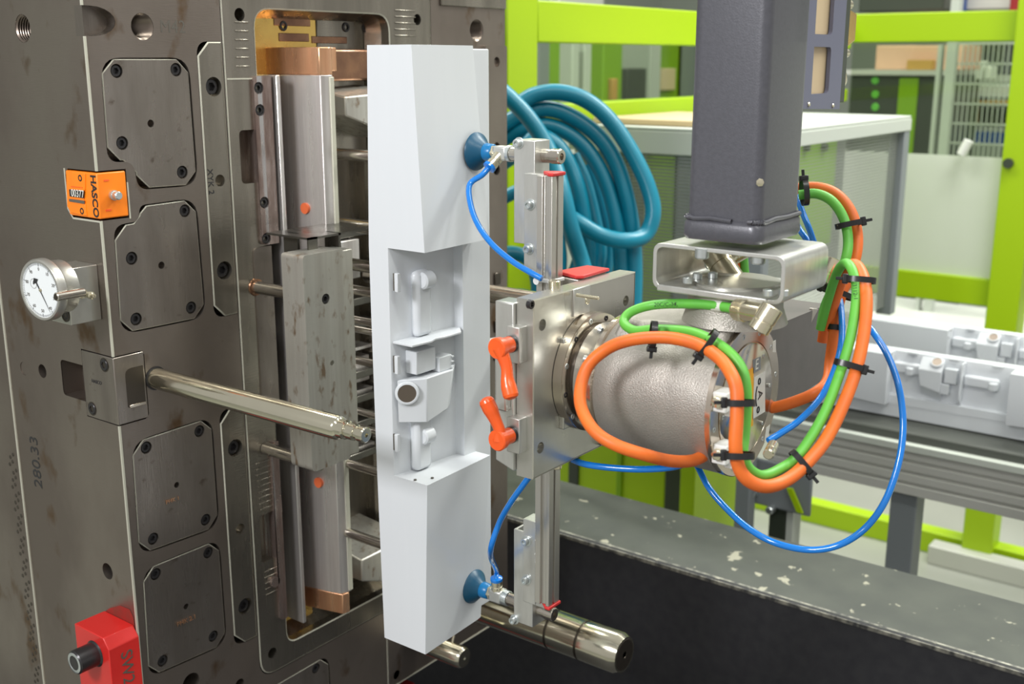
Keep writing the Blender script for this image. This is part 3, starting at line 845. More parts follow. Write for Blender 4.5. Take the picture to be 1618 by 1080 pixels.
# round hole with brass coloured depth
p = ony(645, 621, .669)
b = MB(); b.lathe((p.x, .6705, p.z), (-.72,-.69,0), [(0,.0112),(.0020,.0108),(.0025,.0100),(.0025,.0086),(.0008,.0084)], 28); b.build('hole_collar', 'white', pn)
b = MB(); b.lathe((p.x, .6705, p.z), (-.72,-.69,0), [(.0012,.0086),(.0016,.0086),(.0016,0)], 24); b.build('hole_depth', 'thread', pn, label='dark round hole')
# clips on left rim
for py in (446, 576, 699):
    p = onx(627, py, PX)
    b = MB(); b.box((PX-.0022, p.y-.0028, p.z-.0085), (PX+.002, p.y+.0012, p.z+.0085)); b.build('snap_clip', 'white', pn, .0006)
    b = MB(); b.box((PX-.0004, p.y+.0012, p.z-.0078), (PX+.001, p.y+.0042, p.z+.0078)); b.build('clip_slot', 'inkgrey', pn)
# small posts on the lower shelf
for px, py in ((656,758),(683,755)):
    p = onz(px, py, zr0+.0004); b = MB(); b.cyl((p.x, p.y, zr0), (p.x, p.y, zr0+.0012), .0014, seg=10); b.build('locating_pip', 'inkgrey', pn)
# ================================================================ gripper
gr = thing('vacuum_gripper', (.76, .51, 1.17), 'aluminium gripper plate with upright profile, two blue suction cups and orange clamp levers', 'robot gripper')
GX0, GX1 = .686, .8372
gz1, gz0 = 1.3205, 1.1735
q = [(GX0, gz0), (GX1, gz0), (GX1, gz1), (GX0, gz1)]
hs = []
for px, py, r in ((857,513,.0048),(989,475,.0046),(854,707,.0048)):
    c = ony(px, py, .50); hs.append((circ((c.x, c.z), r, 20), .006, True))
b = MB(); b.slab(q, hs, XF(.50), .016); gpl = b.build('base_plate', 'alu', gr)
e = MB(); f2 = XF(.4998); e.poly([f2(u, v, .0004) for u, v in offset(q, .0002)]+[f2(u, v, -.0001) for u, v in offset(q, -.0008)], [(i, (i+1) % 4, 4+(i+1) % 4, 4+i) for i in range(4)]); e.build('edge_chamfer', 'edge', gpl)
# dark threaded bore on narrow left side, screw inside
p = onx(833, 483, GX0)
screw((ony(833,483,.50).x+.006, .4995, ony(833,483,.50).z), (0,-1,0), .0036, gpl)
# adapter rail behind left edge with bevelled foot
b = MB()
zA, zB_ = gz1-.004, gz0+.004
b.prism([(GX0-.0035,.5165,zB_),(GX0-.0035,.535,zB_+.006),(GX0-.0035,.535,zA),(GX0-.0035,.5165,zA)], None, (.018,0,0))
b.build('adapter_plate', 'alu_b', gr, .0012)
b = MB(); b.box((GX0-.010, .519, gz0+.055), (GX0-.003, .531, gz1-.045)); b.build('slide_rail', 'alu_b', gr, .002)
# raised rib and pin details on plate
a1 = ony(884,532,.50); a2 = ony(903,676,.50)
b = MB(); b.box((a1.x+.001, .4955, a2.z+.004), (a2.x+.003, .5005, a1.z-.001)); b.build('raised_rib', 'alu', gr, .001)
a1 = ony(905,450,.50); a2 = ony(932,492,.50)
b = MB(); b.box((a1.x, .4985, a2.z), (a2.x-.002, .501, gz1)); b.build('clamp_jaw', 'alu_b', gr, .0006)
p = ony(905,465,.50); b = MB(); b.cyl((p.x, .4965, p.z), (p.x+.0, .475, p.z), .0014, seg=12, ch=.0003); b.build('locking_pin', 'nickel', gr)
p = onz(876,452,gz1+.001)
b = MB(); b.cyl((p.x, p.y, gz1-.001), (p.x, p.y, gz1+.006), .0050, seg=20, ch=.0006); b.build('stud', 'nickel', gr)
p = ony(929,475,.498); b = MB(); b.cyl((p.x, .501, p.z), (p.x, .4975, p.z), .0030, seg=16, ch=.0004); b.build('stud', 'nickel', gr)
p = onx(1008,447,GX1); b = MB(); b.cyl((GX1, .508, 1.303), (GX1+.006, .508, 1.303), .0034, seg=16, ch=.0005); b.build('stud', 'nickel', gr)
p = ony(874,765,.515); b = MB(); b.cyl((p.x, .512, gz0+.001), (p.x, .512, gz0-.008), .0050, seg=20, ch=.0006); b.build('stud', 'nickel', gr)
p = ony(950,712,.50); b = MB(); b.cyl((p.x, .5, gz0+.004), (p.x, .492, gz0+.004), .0034, seg=16, ch=.0006); b.build('stud', 'nickel', gr)
# second profile behind with red cap (top of the plate)
p = ony(918,432,.53)
b = MB()
capx0, capx1 = ony(893,432,.53).x, ony(942,430,.53).x
b.box((capx0+.002, .518, gz1-.10), (capx1-.002, .546, gz1+.0005)); b.build('cross_profile', 'profile', gr, .001)
b = MB(); b.prism([(capx0,.519,gz1+.0010),(capx0+.006,.515,gz1+.0010),(capx1,.516,gz1+.0010),(capx1+.001,.540,gz1+.0010),(capx0+.010,.546,gz1+.0010)], None, (0,0,.0028)); b.build('end_cap', 'redcap', gr, .0008)
# upright profile 16 x 25 with grooves
u0, u1 = .7525, .7690
v0 = .5300; v1 = onx(848, 300, u0).y
ztop = ony(870,276,.54).z; zbot = ony(868,958,.53).z
g = .0022
sec = [(u0,v0),((u0+u1)/2-g,v0),((u0+u1)/2-g,v0+.0022),((u0+u1)/2+g*.4,v0+.0022),((u0+u1)/2+g*.4,v0),(u1,v0),(u1,v1),(u0,v1),
       (u0,v0+(v1-v0)*.62),(u0+.0028,v0+(v1-v0)*.62),(u0+.0028,v0+(v1-v0)*.22),(u0,v0+(v1-v0)*.22)]
b = MB(); b.prism([(x, y, zbot) for x, y in sec], None, (0,0,ztop-zbot)); prf = b.build('upright_profile', 'profile', gr, .0004)
def cap(z, s):
    b = MB(); b.prism([(u0-.001,v1-.012,z),(u0-.001,v0-.0015,z),(u1+.001,v0-.0015,z),(u1+.0015,v1-.010,z),(u1-.006,v1+.001,z)], None, (0,0,.0030*s)); b.build('end_cap', 'redcap', gr, .0008)
cap(ztop, 1); cap(zbot, -1)
# clamp brackets carrying the cups
def bracket(cx, cz, za_t, za_b, zb_t, zb_b, scr, up):
    xa = .7815
    ya0, ya1 = onx(830, 300, xa).y, onx(812, 300, xa).y
    b = MB()
    yi = ya0-.010
    b.prism([(xa,yi,za_b),(xa,ya1,za_b),(xa+.022,ya1,za_b),(xa+.022,ya1-.0024,za_b),(xa+.0024,ya1-.0024,za_b),(xa+.0024,yi+.0024,za_b),(xa+.022,yi+.0024,za_b),(xa+.022,yi,za_b)], None, (0,0,za_t-za_b))
    if up: box('end_block', (xa+.0026, yi+.0026, za_t-.030), (xa+.0218, ya1-.0026, za_t+.0004), 'alu_b', gr)
    b.build('channel_bracket', 'alu_b', gr, .0006)
    xb = .7665
    yb0, yb1 = v1-.002, onx(828, 300, xb).y
    b = MB(); b.box((xb, yb0, zb_b), (xb+.016, yb1, zb_t)); b.box((xb-.0012, (yb0+yb1)/2-.002, zb_b+.001), (xb, (yb0+yb1)/2-.0012, zb_t-.001)); sp_ = b.build('spacer_bar', 'alu_b', gr, .0006)
    for px, py, X in scr:
        p = onx(px, py, X); 
        b = MB(); b.lathe((X+.0005, p.y, p.z), (-1,0,0), [(0,.0050),(.0010,.0050),(.0012,.0040)], 20); b.build('washer', 'zinc', gr)
        place(ZSCREW, 'screw', (X-.0050, p.y, p.z), (-1,0,0), gr, .0035)
    # tube sleeve through the bracket
    b = MB(); b.lathe((cx, .606, cz), (0,-1,0), [(0,.0062),(.012,.0062),(.0125,.0076),(.026,.0076),(.0265,.0064),(.046,.0060),(.0465,.0066),(.0545,.0066),(.0555,.0058),(.0555,.0030),(.052,.0028),(.052,0)], 28); b.build('plunger_sleeve', 'thread' if 0 else 'pin', gr)
bracket(.7953, 1.4203, onx(812,221,.78).z, onx(815,384,.78).z, onx(835,274,.767).z, onx(838,430,.767).z, ((838,323,.7665),(836,393,.7665),(820,226,.7815)), True)
bracket(.7915, .9941, onx(808,835,.78).z, onx(812,982,.78).z, onx(832,820,.767).z, onx(836,952,.767).z, ((832,854,.7665),(832,915,.7665),(813,978,.7815)), False)
# suction cup assemblies
def cup(cx, cz, fitdir):
    yb = .6447 if cz > 1.2 else .6490
    b = MB(); b.lathe((cx, yb, cz), (0,-1,0), [(0,.0165),(.0008,.0172),(.0022,.0168),(.006,.0125),(.0105,.0085),(.0125,.0072)], 40); b.build('suction_cup', 'cup', gr)
    b = MB(); b.lathe((cx, yb-.0120, cz), (0,-1,0), [(0,.0078),(.001,.0080),(.008,.0074),(.009,.0066)], 28); b.build('cup_neck', 'cupb', gr)
    b = MB(); b.lathe((cx, yb-.0205, cz), (0,-1,0), [(0,.0070),(.004,.0070),(.0042,.0062),(.006,.0062)], 6); b.build('hex_nut', 'nickel', gr, .0004)
    b = MB(); b.obox((cx, yb-.031, cz), (.0064,0,0), (0,.0075,0), (0,0,.0064)); b.build('fitting_block', 'alu_b', gr, .0018)
    d = Vector(fitdir).normalized(); c = Vector((cx, yb-.030, cz))
    b = MB(); b.lathe(c+d*.004, d, [(0,.0056),(.006,.0056),(.0065,.0050),(.008,.0050),(.0085,.0056),(.012,.0056)], 24); b.build('push_fitting', 'nickel', gr)
    b = MB(); b.lathe(c+d*.0155, d, [(0,.0052),(.001,.0060),(.0035,.0060),(.004,.0046)], 24); b.build('release_ring', 'tube', gr)
    pts = []; y1 = .612; y0_ = yb-.038
    for i in range(5*14+1):
        a = 2*math.pi*i/14; t = i/(5*14)
        pts.append((cx+.0068*math.cos(a), y0_+(y1-8e-3-y0_)*t, cz+.0068*math.sin(a)))
    b = MB(); b.tube(pts, .0008, 6); b.build('spring', 'zinc', gr)
    b = MB(); b.cyl((cx, yb-.035, cz), (cx, .60, cz), .0040, seg=18); b.build('plunger_rod', 'pin', gr)
    return c+d*.018, d
c1, d1 = cup(.7953, 1.4203, (-.70,.22,-.62))
c2, d2 = cup(.7915, .9941, (-.12,-.05,1))
# clamp levers
def lever(bpx, bpy, armpts, zlab):
    c = onx(bpx, bpy, GX0-.012)
    b = MB(); b.box((GX0-.010, .506, c.z-.0145), (GX0+.004, .5185, c.z+.0145)); b.build('clamp_block', 'alu_b', gr, .0006)
    y = .513
    hub = Vector((GX0-.010, y, c.z+.001))
    b = MB(); b.lathe(hub, (-1,0,0), [(0,.0062),(.0015,.0062),(.002,.0068),(.0035,.0068)], 24); b.build('dark_washer', 'black', gr)
    e_ = hub+Vector((-.0205, 0, 0))
    b = MB(); b.lathe(hub+Vector((-.003,0,0)), (-1,0,0), [(0,.0066),(.010,.0066),(.0115,.0082),(.0165,.0085),(.0175,.0076)], 28)
    lv = b.build('clamp_lever', 'lever', gr)
    base = e_+Vector((.005,0,0))
    pts = [base]+[onx(px, py, GX0-.026-.002*i) for i, (px, py) in enumerate(armpts)]
    cpts = crom(pts, 6)
    n = len(cpts); rr = [.0062-.0016*math.sin(math.pi*min(1, i/(n*.75))) for i in range(n)]
    b = MB(); b.tube(cpts, rr, 14); b.lathe(cpts[-1], (cpts[-1]-cpts[-2]), [(0,rr[-1]),(.002,rr[-1]*.85),(.0033,rr[-1]*.4),(.0036,0)], 14); b.build('lever_arm', 'lever', lv)
    screw(e_+Vector((-.0006,0,0))+Vector((.0015,0,0)), (-1,0,0), .0052, lv)
    return hub
lever(820, 548, [(800,578),(802,602),(807,624)], 0)
lever(820, 692, [(789,678),(779,655),(769,634)], 0)
# ================================================================ robot wrist
rb = thing('robot_arm', (.77, .40, 1.10), 'robot wrist: grey square column, welded steel bracket and cast silver rotary drive', 'robot arm')
AX, AZ = .762, 1.248
b = MB(); b.lathe((AX,.4995,AZ), (0,-1,0), [(0,.0500),(.0085,.0500),(.0090,.0492),(.0092,.040)], 56); dsk = b.build('tool_flange', 'ring', rb, label='bright bolted flange disc')
for k in range(12):
    a = 2*math.pi*(k+.4)/12; screw((AX+.0455*math.cos(a), .4898, AZ+.0455*math.sin(a)), (0,-1,0), .0024, dsk, TALL if k % 2 else SCREW)
b = MB(); b.lathe((AX,.4905,AZ), (0,-1,0), [(0,.0400),(.005,.0400),(.0052,.0300)], 48); b.build('seal_gap', 'hole', rb)
b = MB(); b.lathe((AX,.4855,AZ), (0,-1,0), [(0,.0420),(.0008,.0428),(.010,.0438),(.013,.046),(.020,.0485)], 56); b.build('neck_ring', 'alu', rb)
b = MB(); b.lathe((AX,.4660,AZ), (0,-1,0), [(0,.0485),(.0005,.0530),(.0045,.0535),(.005,.0500)], 56); nr = b.build('body_ring', 'ring', rb)
for k in range(10):
    a = 2*math.pi*(k+.2)/10; place(TALL, 'screw', (AX+.0465*math.cos(a), .4762, AZ+.0465*math.sin(a)), (math.cos(a)*.3,.9,math.sin(a)*.3), nr, .0026)
b = MB(); b.lathe((AX,.4618,AZ), (0,-1,0), [(0,.0500),(.004,.0535),(.020,.0560),(.060,.0578),(.1000,.0584),(.1032,.0584)], 64); b.build('motor_body', 'cast', rb, label='grainy cast aluminium drum')
# flattened saddle on top
b = MB(); zt_ = AZ+.0605
b.poly([(AX-.026,.358,zt_),(AX+.034,.358,zt_),(AX+.034,.452,zt_-.004),(AX-.026,.452,zt_-.004),(AX-.044,.358,AZ+.030),(AX+.05,.358,AZ+.030),(AX+.045,.458,AZ+.030),(AX-.040,.458,AZ+.030)],
       [(0,1,2,3),(4,7,6,5),(0,4,5,1),(1,5,6,2),(2,6,7,3),(3,7,4,0)]); b.build('motor_saddle', 'cast', rb, .004)
# end flange with lid
YE = .3586
b = MB(); b.lathe((AX,YE,AZ), (0,-1,0), [(0,.0590),(.0040,.0590),(.0045,.0584),(.0045,.0462),(.0036,.0458),(.0036,.0450)], 72); ef = b.build('end_flange', 'ring', rb)
b = MB(); b.lathe((AX,YE-.001,AZ), (0,-1,0), [(0,.0448),(.0038,.0448),(.0042,.0442),(.0042,0)], 64); lid = b.build('end_lid', 'ring', rb)
for k in range(12):
    a = 2*math.pi*(k+.35)/12; screw((AX+.0525*math.cos(a), YE-.0048, AZ+.0525*math.sin(a)), (0,-1,0), .0021, ef, TALL)
for k in range(8):
    a = 2*math.pi*(k+.1)/8; screw((AX+.0395*math.cos(a), YE-.0056, AZ+.0395*math.sin(a)), (0,-1,0), .0016, lid, TALL)
YL = YE-.0054
def plate_at(name, pxs, Y, m, par, th=.0004, label=None):
    pts = [ony(x, y, Y) for x, y in pxs]; b = MB(); b.prism(pts, None, (0, th, 0)); return b.build(name, m, par, label=label)
plate_at('warning_sticker', ((1177,587),(1191,580),(1190,672),(1177,680)), YL, 'stick_o', lid, label='orange sticker')
ws = plate_at('axis_sticker', ((1192,596),(1209,586),(1209,650),(1189,662)), YL, 'stick_w', lid, label='white sticker with a curved arrow')
cA = ony(1201,623,YL-.0002)
text('A', cA, (0,0,-1), (1,0,0), .0115, 'ink', ws, th=.0001)
for (x, y) in ((1200,602),(1198,647)):
    p = ony(x, y, YL-.0003); b = MB(); b.tube([p+Vector((.0018*math.cos(a), 0, .0024*math.sin(a))) for a in [2*math.pi*i/14 for i in range(15)]], .0005, 6); b.build('arrow_dot', 'ink', ws)
b = MB(); b.tube(crom([ony(x, y, YL-.0003) for x, y in ((1196.5,610),(1194.5,622),(1194.5,633),(1195.5,641))], 5), .0005, 6); b.build('curved_arrow', 'ink', ws)
for pp in (((1221,540),(1226,537),(1226,556),(1221,556)), ((1211,675),(1217,670),(1214,692),(1208,698))):
    plate_at('part_label', pp, YE-.0047, 'stick_w', ef)
p = plate_at('letter_plate', ((1190,568),(1202,563),(1202,583),(1190,590)), YL, 'grey', lid)
text('E', ony(1196,576,YL-.0002), (1,0,0), (0,0,1), .012, 'stick_w', lid, th=.0001)
# cable saddles in white nylon
for py in (632, 714):
    c = ony(1146, py, YE-.010)
    b = MB(); b.obox((c.x, YE-.009, c.z), (.0085,0,0), (0,.006,0), (0,0,.0075)); b.obox((c.x+.003, YE-.016, c.z-.003), (.0050,0,0), (0,.006,0), (0,0,.0085)); cs = b.build('cable_saddle', 'whiteplain', rb, .0012)
    b = MB(); b.lathe((c.x-.0085, YE-.009, c.z+.001), (-1,0,0), [(0,.0046),(.004,.0046),(.0045,.0036),(.0045,0)], 6); b.build('hex_nut', 'nickel', cs, .0003)
# brass coloured connectors on the saddle
def connector(pts, rads, name, par):
    P = [Vector(p) for p in pts]
    for i in range(len(P)-1):
        d = P[i+1]-P[i]; L = d.length; r = rads[i]
        b = MB(); b.lathe(P[i], d, [(0,r*.8),(.0008,r),(L*.35,r),(L*.36,r*.93),(L*.42,r*.93),(L*.43,r),(L-.0008,r),(L,r*.85),(L,0)], 28); b.build(name, 'nickel', par)
q0, q1, q2 = atd(1164,488,.815), atd(1208,497,.790), atd(1197,523,.775)
q3 = atd(1222,484,.772)
connector([q0, q1], [.0078], 'cable_plug', rb); connector([q2, q3], [.0078], 'elbow_socket', rb)
b = MB()
for k in range(6): b.lathe(q0+(q1-q0)*(.05+.05*k), q1-q0, [(0,.0079),(.0002,.0083),(.0007,.0083),(.0009,.0079)], 28)
kn = b.build('knurled_rings', 'nickel', rb)
p0_, p1_ = atd(1128,400,.90), atd(1163,452,.885)
connector([p0_, p1_], [.0105], 'elbow_socket', rb)
connector([atd(1140,412,.91), atd(1180,388,.915)], [.0088], 'cable_plug', rb)
connector([atd(1300,448,.90), atd(1318,410,.90)], [.0085], 'cable_plug', rb)
connector([atd(1214,718,.80), atd(1222,702,.82)], [.0040], 'lower_plug', rb)
# welded bracket (C section) under the column
bz1, bz0 = 1.3670, 1.3318
by0, by1 = .3165, .4230; bx0, bx1 = .7335, .8110
t = .0032
def crect(y0, y1, z0, z1, r): return fillet([(y0, z0), (y1, z0), (y1, z1), (y0, z1)], r, 6)
b = MB()
oc = crect(by0, by1, bz0, bz1, .008)
b = MB()
ed = []
inn = crect(by0+t, by1-t, bz0+t, bz1-t, .006)
b.slab(oc, [(inn, bx1-bx0, False)], YF(bx0), bx1-bx0, back=False)
br = b.build('bracket_tube', 'alu_b', rb, .0005)
box('bracket_foot', (bx0-.002, by0+.012, bz0-.0012), (bx1+.001, by1-.005, bz0+.004), 'alu_b', rb, .001)
for px, py in ((1105,402),(1194,410)):
    p = onz(px, py, bz1-.005); b = MB(); b.lathe((p.x+.004, p.y, bz1-.001), (0,0,-1), [(0,.0052),(.0065,.0052),(.0075,.0044),(.0075,0)], 24); b.build('hanging_screw', 'zinc', rb)
for px, py in ((1086,448),(1102,441),(1126,440),(1213,468),(1238,468)):
    p = onz(px, py, bz0+.006); place(TALL, 'screw', (p.x, p.y, bz0+.011), (0,0,1), rb, .0036)
b = MB(); b.lathe((.772,.372,bz0+.002), (0,0,1), [(0,.034),(.0035,.034),(.0045,.033),(.0045,0)], 48); b.build('pivot_disc', 'alu', rb)
b = MB(); b.lathe((.772,.372,bz0-.001), (0,0,-1), [(0,.036),(.012,.036),(.024,.040)], 48); b.build('pivot_housing', 'cast', rb)
# dark housing behind to the right
b = MB()
hx0, hx1 = .80, ony(1313,540,.385).x
b = MB()
hz1 = ony(1290,488,.385).z; hz0 = ony(1290,606,.385).z
qq = fillet([(.79, hz0-.006), (hx1-.010, hz0+.0), (hx1, hz0+.022), (hx1, hz1-.012), (hx1-.012, hz1), (.79, hz1+.002)], [.002,.02,.02,.004,.004,.002], 6)
b.slab(qq, [], XF(.385), .080); b.build('second_motor_body', 'darkcast', rb, .003)
p = ony(1284,494,.384); b = MB(); b.prism([(p.x, .3845, p.z-.010), (p.x+.016, .3845, p.z+.001), (p.x+.002, .3845, p.z+.004)], None, (0,.004,0)); b.build('corner_facet', 'cast', rb, .001)
for k, py in enumerate((505, 600)):
    c = ony(1313, py, .385); b = MB(); b.box((c.x-.002, .383, c.z-.007), (c.x+.008, .40, c.z+.007)); b.build('cable_saddle', 'whiteplain', rb, .0012)
# square column
kx0, kx1 = .737, .808
ky0, ky1 = .340, .3985
cb_ = onx(1196,385,kx0).z
b = MB()
qq = fillet([(kx0, ky0), (kx1, ky0), (kx1, ky1), (kx0, ky1)], .008, 6)
n = len(qq); z0 = cb_+.004; z1 = 1.72
tlt = lambda z: (0, 0)
b.prism([(x, y, z0) for x, y in qq], None, (0, 0, z1-z0)); b.build('square_column', 'column', rb, ang=50)
def ringpts(d, r=.009): return fillet(offset([(kx0, ky0), (kx1, ky0), (kx1, ky1), (kx0, ky1)], d), r, 6)
b = MB(); secs = [(cb_-.001, ringpts(.0015)), (cb_+.002, ringpts(.0028)), (cb_+.011, ringpts(.0024)), (cb_+.0145, ringpts(.0002))]
loft(b, secs); b.build('weld_collar', 'column', rb, ang=60)
b = MB(); wp = ringpts(.0012, .009); wz = cb_+.0148
b.tube([Vector((x, y, wz+.0006*math.sin(i*2.7))) for i, (x, y) in enumerate(crom([(x, y, 0) for x, y in wp], 3, True) and [(v.x, v.y) for v in crom([(x, y, 0) for x, y in wp], 3, True)])], .0017, 8, cap=False); b.build('weld_bead', 'column', rb)
b = MB(); b.lathe((kx0+.0012, ky0+.0012, onx(1208,289,kx0).z), (-1,-1,0), [(0,.0030),(.0005,.0018),(.0005,0)], 7); b.build('paint_chip', 'nickel', rb)
# side mounted connector box (upper right)
yb_ = .345
def pj(pp, Y): return [tuple(ony(x, y, Y)) for x, y in pp]
X1a = ony(1290,100,yb_).x
fr_o = [fy(*p, yb_) for p in ((1272,-60),(1336,-60),(1330,170),(1270,162))]
fr_o = [(kx1-.002, fy(1272,171,yb_)[1]), (fy(1328,150,yb_)[0], fy(1320,173,yb_)[1]), (fy(1328,150,yb_)[0], 1.70), (kx1-.002, 1.70)]
w1 = [fy(1282,146,yb_), fy(1309,146,yb_), fy(1309,73,yb_), fy(1282,73,yb_)]
xw0, xw1 = w1[0][0], w1[1][0]
def win_(pt, pb): return fillet([(xw0, fy(1295,pb,yb_)[1]), (xw1, fy(1295,pb,yb_)[1]), (xw1, fy(1295,pt,yb_)[1]), (xw0, fy(1295,pt,yb_)[1])], [.0, .004, .004, .0], 4)
b = MB(); b.slab(fr_o, [(win_(74,148), .003, False), (win_(-60,54), .003, False)], XF(yb_), .003, back=False); bp = b.build('bracket_frame', 'plate_p', rb)
box('tan_pad', (xw0-.002, yb_+.004, fr_o[0][1]+.004), (xw1+.002, yb_+.012, 1.62), 'tan', rb)
xe = fr_o[1][0]
box('bracket_side', (xe-.003, yb_+.001, fr_o[0][1]+.002), (xe+.012, yb_+.05, 1.62), 'dark', rb, .001)
c = ony(1352,70,yb_+.02)
b = MB(); z_ = [fy(1350,y,yb_+.02)[1] for y in (10,24,66,76)]
b.prism([(xe+.010, yb_+.006, fy(1350,8,yb_)[1]), (xe+.040, yb_+.006, fy(1350,20,yb_)[1]), (xe+.040, yb_+.006, fy(1350,64,yb_)[1]), (xe+.010, yb_+.006, fy(1350,84,yb_)[1])], None, (0,.02,0)); b.build('brass_plug_housing', 'brass', rb, .0015)
for py in (6, 84):
    zz = fy(1350,py,yb_)[1]; b = MB(); b.lathe((xe+.010, yb_+.010, zz), (1,0,0), [(0,.002),(.014,.002),(.015,.0038),(.021,.0038),(.023,0)], 16); b.build('thumb_screw', 'nickel', rb)
b = MB(); zz = fy(1350,128,yb_)[1]; b.tube(crom([(xe+.008, yb_+.012, zz+.018), (xe+.019, yb_+.010, zz+.010), (xe+.024, yb_+.009, zz), (xe+.012, yb_+.009, zz-.005)], 6), .0042, 12); b.build('grommet', 'nickel', rb)
for px, py in ((1278,165),(1316,167)):
    p = ony(px, py, yb_-.0003); b = MB(); b.lathe(p, (0,-1,0), [(0,.0018),(.0008,.0012),(.0008,0)], 12); b.build('rivet', 'nickel', rb)
# ================================================================ cables and tubes
def cable(name, pts, r, m, label, cat, n=8, seg=14, group=None):
    b = MB(); P = crom([atd(*p) if not isinstance(p, Vector) else p for p in pts], n); b.tube(P, r, seg)
    o = b.build(name, m, None, ang=60); tag(o, label, cat, group); o['_n'] = 1; del o['_n']; return o, P
g1 = [q0, (1140,484,.825), (1100,480,.84), (1037,481,.862), (998,492,.865), (986,509,.860), (1003,522,.845), (1037,520,.83), (1085,523,.81), (1119,534,.79), (1152,556,.772),
      (1172,582,.765), (1179,613,.762), (1179,650,.762), (1176,690,.762), (1174,714,.76), (1182,738,.76), (1203,751,.765), (1230,742,.775), (1262,718,.785), (1300,658,.80), (1325,595,.81), (1342,540,.82), (1351,490,.83), (1353,450,.84), (1345,423,.85), (1335,416,.862), (1322,432,.875), (1307,478,.89), (1296,520,.90)]
gc_, _ = cable('green_cable', g1, .0037, 'cab_g', 'bright green cable looping over the cast drum and rising into a tall loop at right', 'cable')
o1 = [(1120,715,.84), (1095,727,.83), (1062,728,.81), (1022,719,.79), (974,703,.79), (940,681,.80), (920,648,.815), (917,616,.825), (929,578,.83), (959,551,.825), (992,538,.815), (1031,533,.805), (1069,535,.795), (1107,546,.782), (1138,567,.765), (1156,592,.752), (1164,618,.748),
      (1164,660,.746), (1162,705,.746), (1167,737,.748), (1182,758,.75), (1207,768,.755), (1235,762,.765), (1265,741,.775), (1303,697,.79), (1332,640,.80), (1354,580,.81), (1366,520,.82), (1369,470,.83), (1363,435,.845), (1350,418,.86), (1334,430,.88), (1320,470,.895), (1305,520,.905)]
cable('orange_cable', o1, .0046, 'cab_o', 'thick orange cable curling round the cast drum and up in the outer right loop', 'cable')
cable('orange_cable', [(1255,298,.93), (1290,296,.925), (1320,306,.92), (1343,332,.915), (1354,368,.91), (1352,405,.905), (1338,440,.905), (1325,480,.905), (1318,525,.90), (1312,570,.90), (1308,600,.89), (1292,618,.88), (1262,632,.89), (1225,643,.90), (1195,645,.91)], .0046, 'cab_o', 'orange cable arching from the grey column and running down behind the dark housing', 'cable')
cable('green_cable', [(1262,308,.915), (1290,306,.912), (1315,318,.908), (1333,345,.905), (1340,378,.90), (1336,410,.895), (1322,445,.90), (1305,480,.91), (1298,510,.92)], .0040, 'cab_g', 'green cable arching from the grey column beneath the orange one', 'cable')
cable('orange_cable', [(1352,425,.915), (1340,445,.915), (1322,470,.915), (1306,505,.92), (1300,540,.925)], .0046, 'cab_o', 'short orange cable length crossing under the tall green loop', 'cable')
cable('orange_cable', [(1158,385,.93), (1160,405,.93), (1162,430,.93), (1163,455,.93)], .0046, 'cab_o', 'orange cable piece seen through the open bracket', 'cable')
cable('green_cable', [(1172,385,.93), (1174,405,.93), (1176,430,.93), (1178,455,.93)], .0040, 'cab_g', 'dark green cable piece seen through the open bracket', 'cable')
T = .0026
cable('air_tube', [c1, c1+d1*.010, (742,292,.985), (744,325,.975), (757,358,.965), (780,388,.955), (810,413,.945), (838,430,.935), (856,440,.93)], T, 'tube', 'blue air tube running from the upper suction cup to the profile', 'air tube')
cable('air_tube', [c2, c2+d2*.010, (775,872,.985), (788,828,.97), (806,795,.95), (825,768,.935), (842,745,.925)], T, 'tube', 'blue air tube rising from the lower suction cup to the gripper plate', 'air tube')
cable('air_tube', [(905,726,.96), (925,733,.95), (960,738,.94), (1010,741,.93), (1060,738,.925), (1095,728,.92)], .0028, 'tube', 'straight blue air tube under the cast drum', 'air tube')
cable('air_tube', [(1090,715,.93), (1103,738,.925), (1120,770,.91), (1145,800,.90), (1180,832,.885), (1222,856,.87), (1275,868,.86), (1322,862,.85), (1365,836,.845), (1398,792,.84), (1420,730,.84), (1427,670,.845), (1420,610,.85), (1402,560,.86), (1380,525,.87), (1360,500,.89)], T, 'tube', 'blue air tube hanging in the widest and lowest loop', 'air tube')
cable('air_tube', [(1214,696,.84), (1235,683,.845), (1265,662,.85), (1298,626,.86), (1320,580,.87), (1330,535,.88), (1328,480,.90), (1318,440,.92)], T, 'tube', 'blue air tube curving up from behind the round end flange', 'air tube')
cable('air_tube', [(1258,306,.95), (1268,335,.945), (1280,365,.94), (1290,395,.94)], T, 'tube', 'upper blue air tube beside the column above the bracket', 'air tube')
cable('air_tube', [(1252,335,.96), (1262,360,.955), (1276,380,.95), (1288,400,.95)], T, 'tube', 'lower blue air tube beside the column above the bracket', 'air tube')
cable('air_tube', [(806,560,.97), (797,600,.97), (796,635,.968), (803,660,.965), (815,680,.96)], T, 'tube', 'blue air tube bending behind the two clamp levers', 'air tube')
# white marker sleeve & print on the green cable
sl = MB(); sl.tube([atd(1127,482.6,.831), atd(1142,484.2,.8245)], .0041, 16); s_ = sl.build('marker_sleeve', 'stick_w', None); tag(s_, 'white marker sleeve on the green cable before the brass plug', 'cable marker')
def cable_print(s, px, py, D, dx, dy, size, own):
    c = atd(px, py, D); r_ = (atd(px+dx, py+dy, D)-c).normalized(); view = (c-camo.location).normalized(); u = r_.cross(view)
    if u.z < -.3 and abs(dx) > abs(dy): u = -u
    u = -(r_.cross(-view)) if False else u
    return text(s, c-view*.0040, r_, (-view).cross(r_), size, 'ink', own, name='cable_print', th=.00005)
cable_print('20C/C-34) PTI 11/0/9', 1072, 480.3, .851, 10, -.3, .0042, gc_)
cable_print('3112-12383 0402', 1353, 480, .834, 1, 10, .0042, gc_)
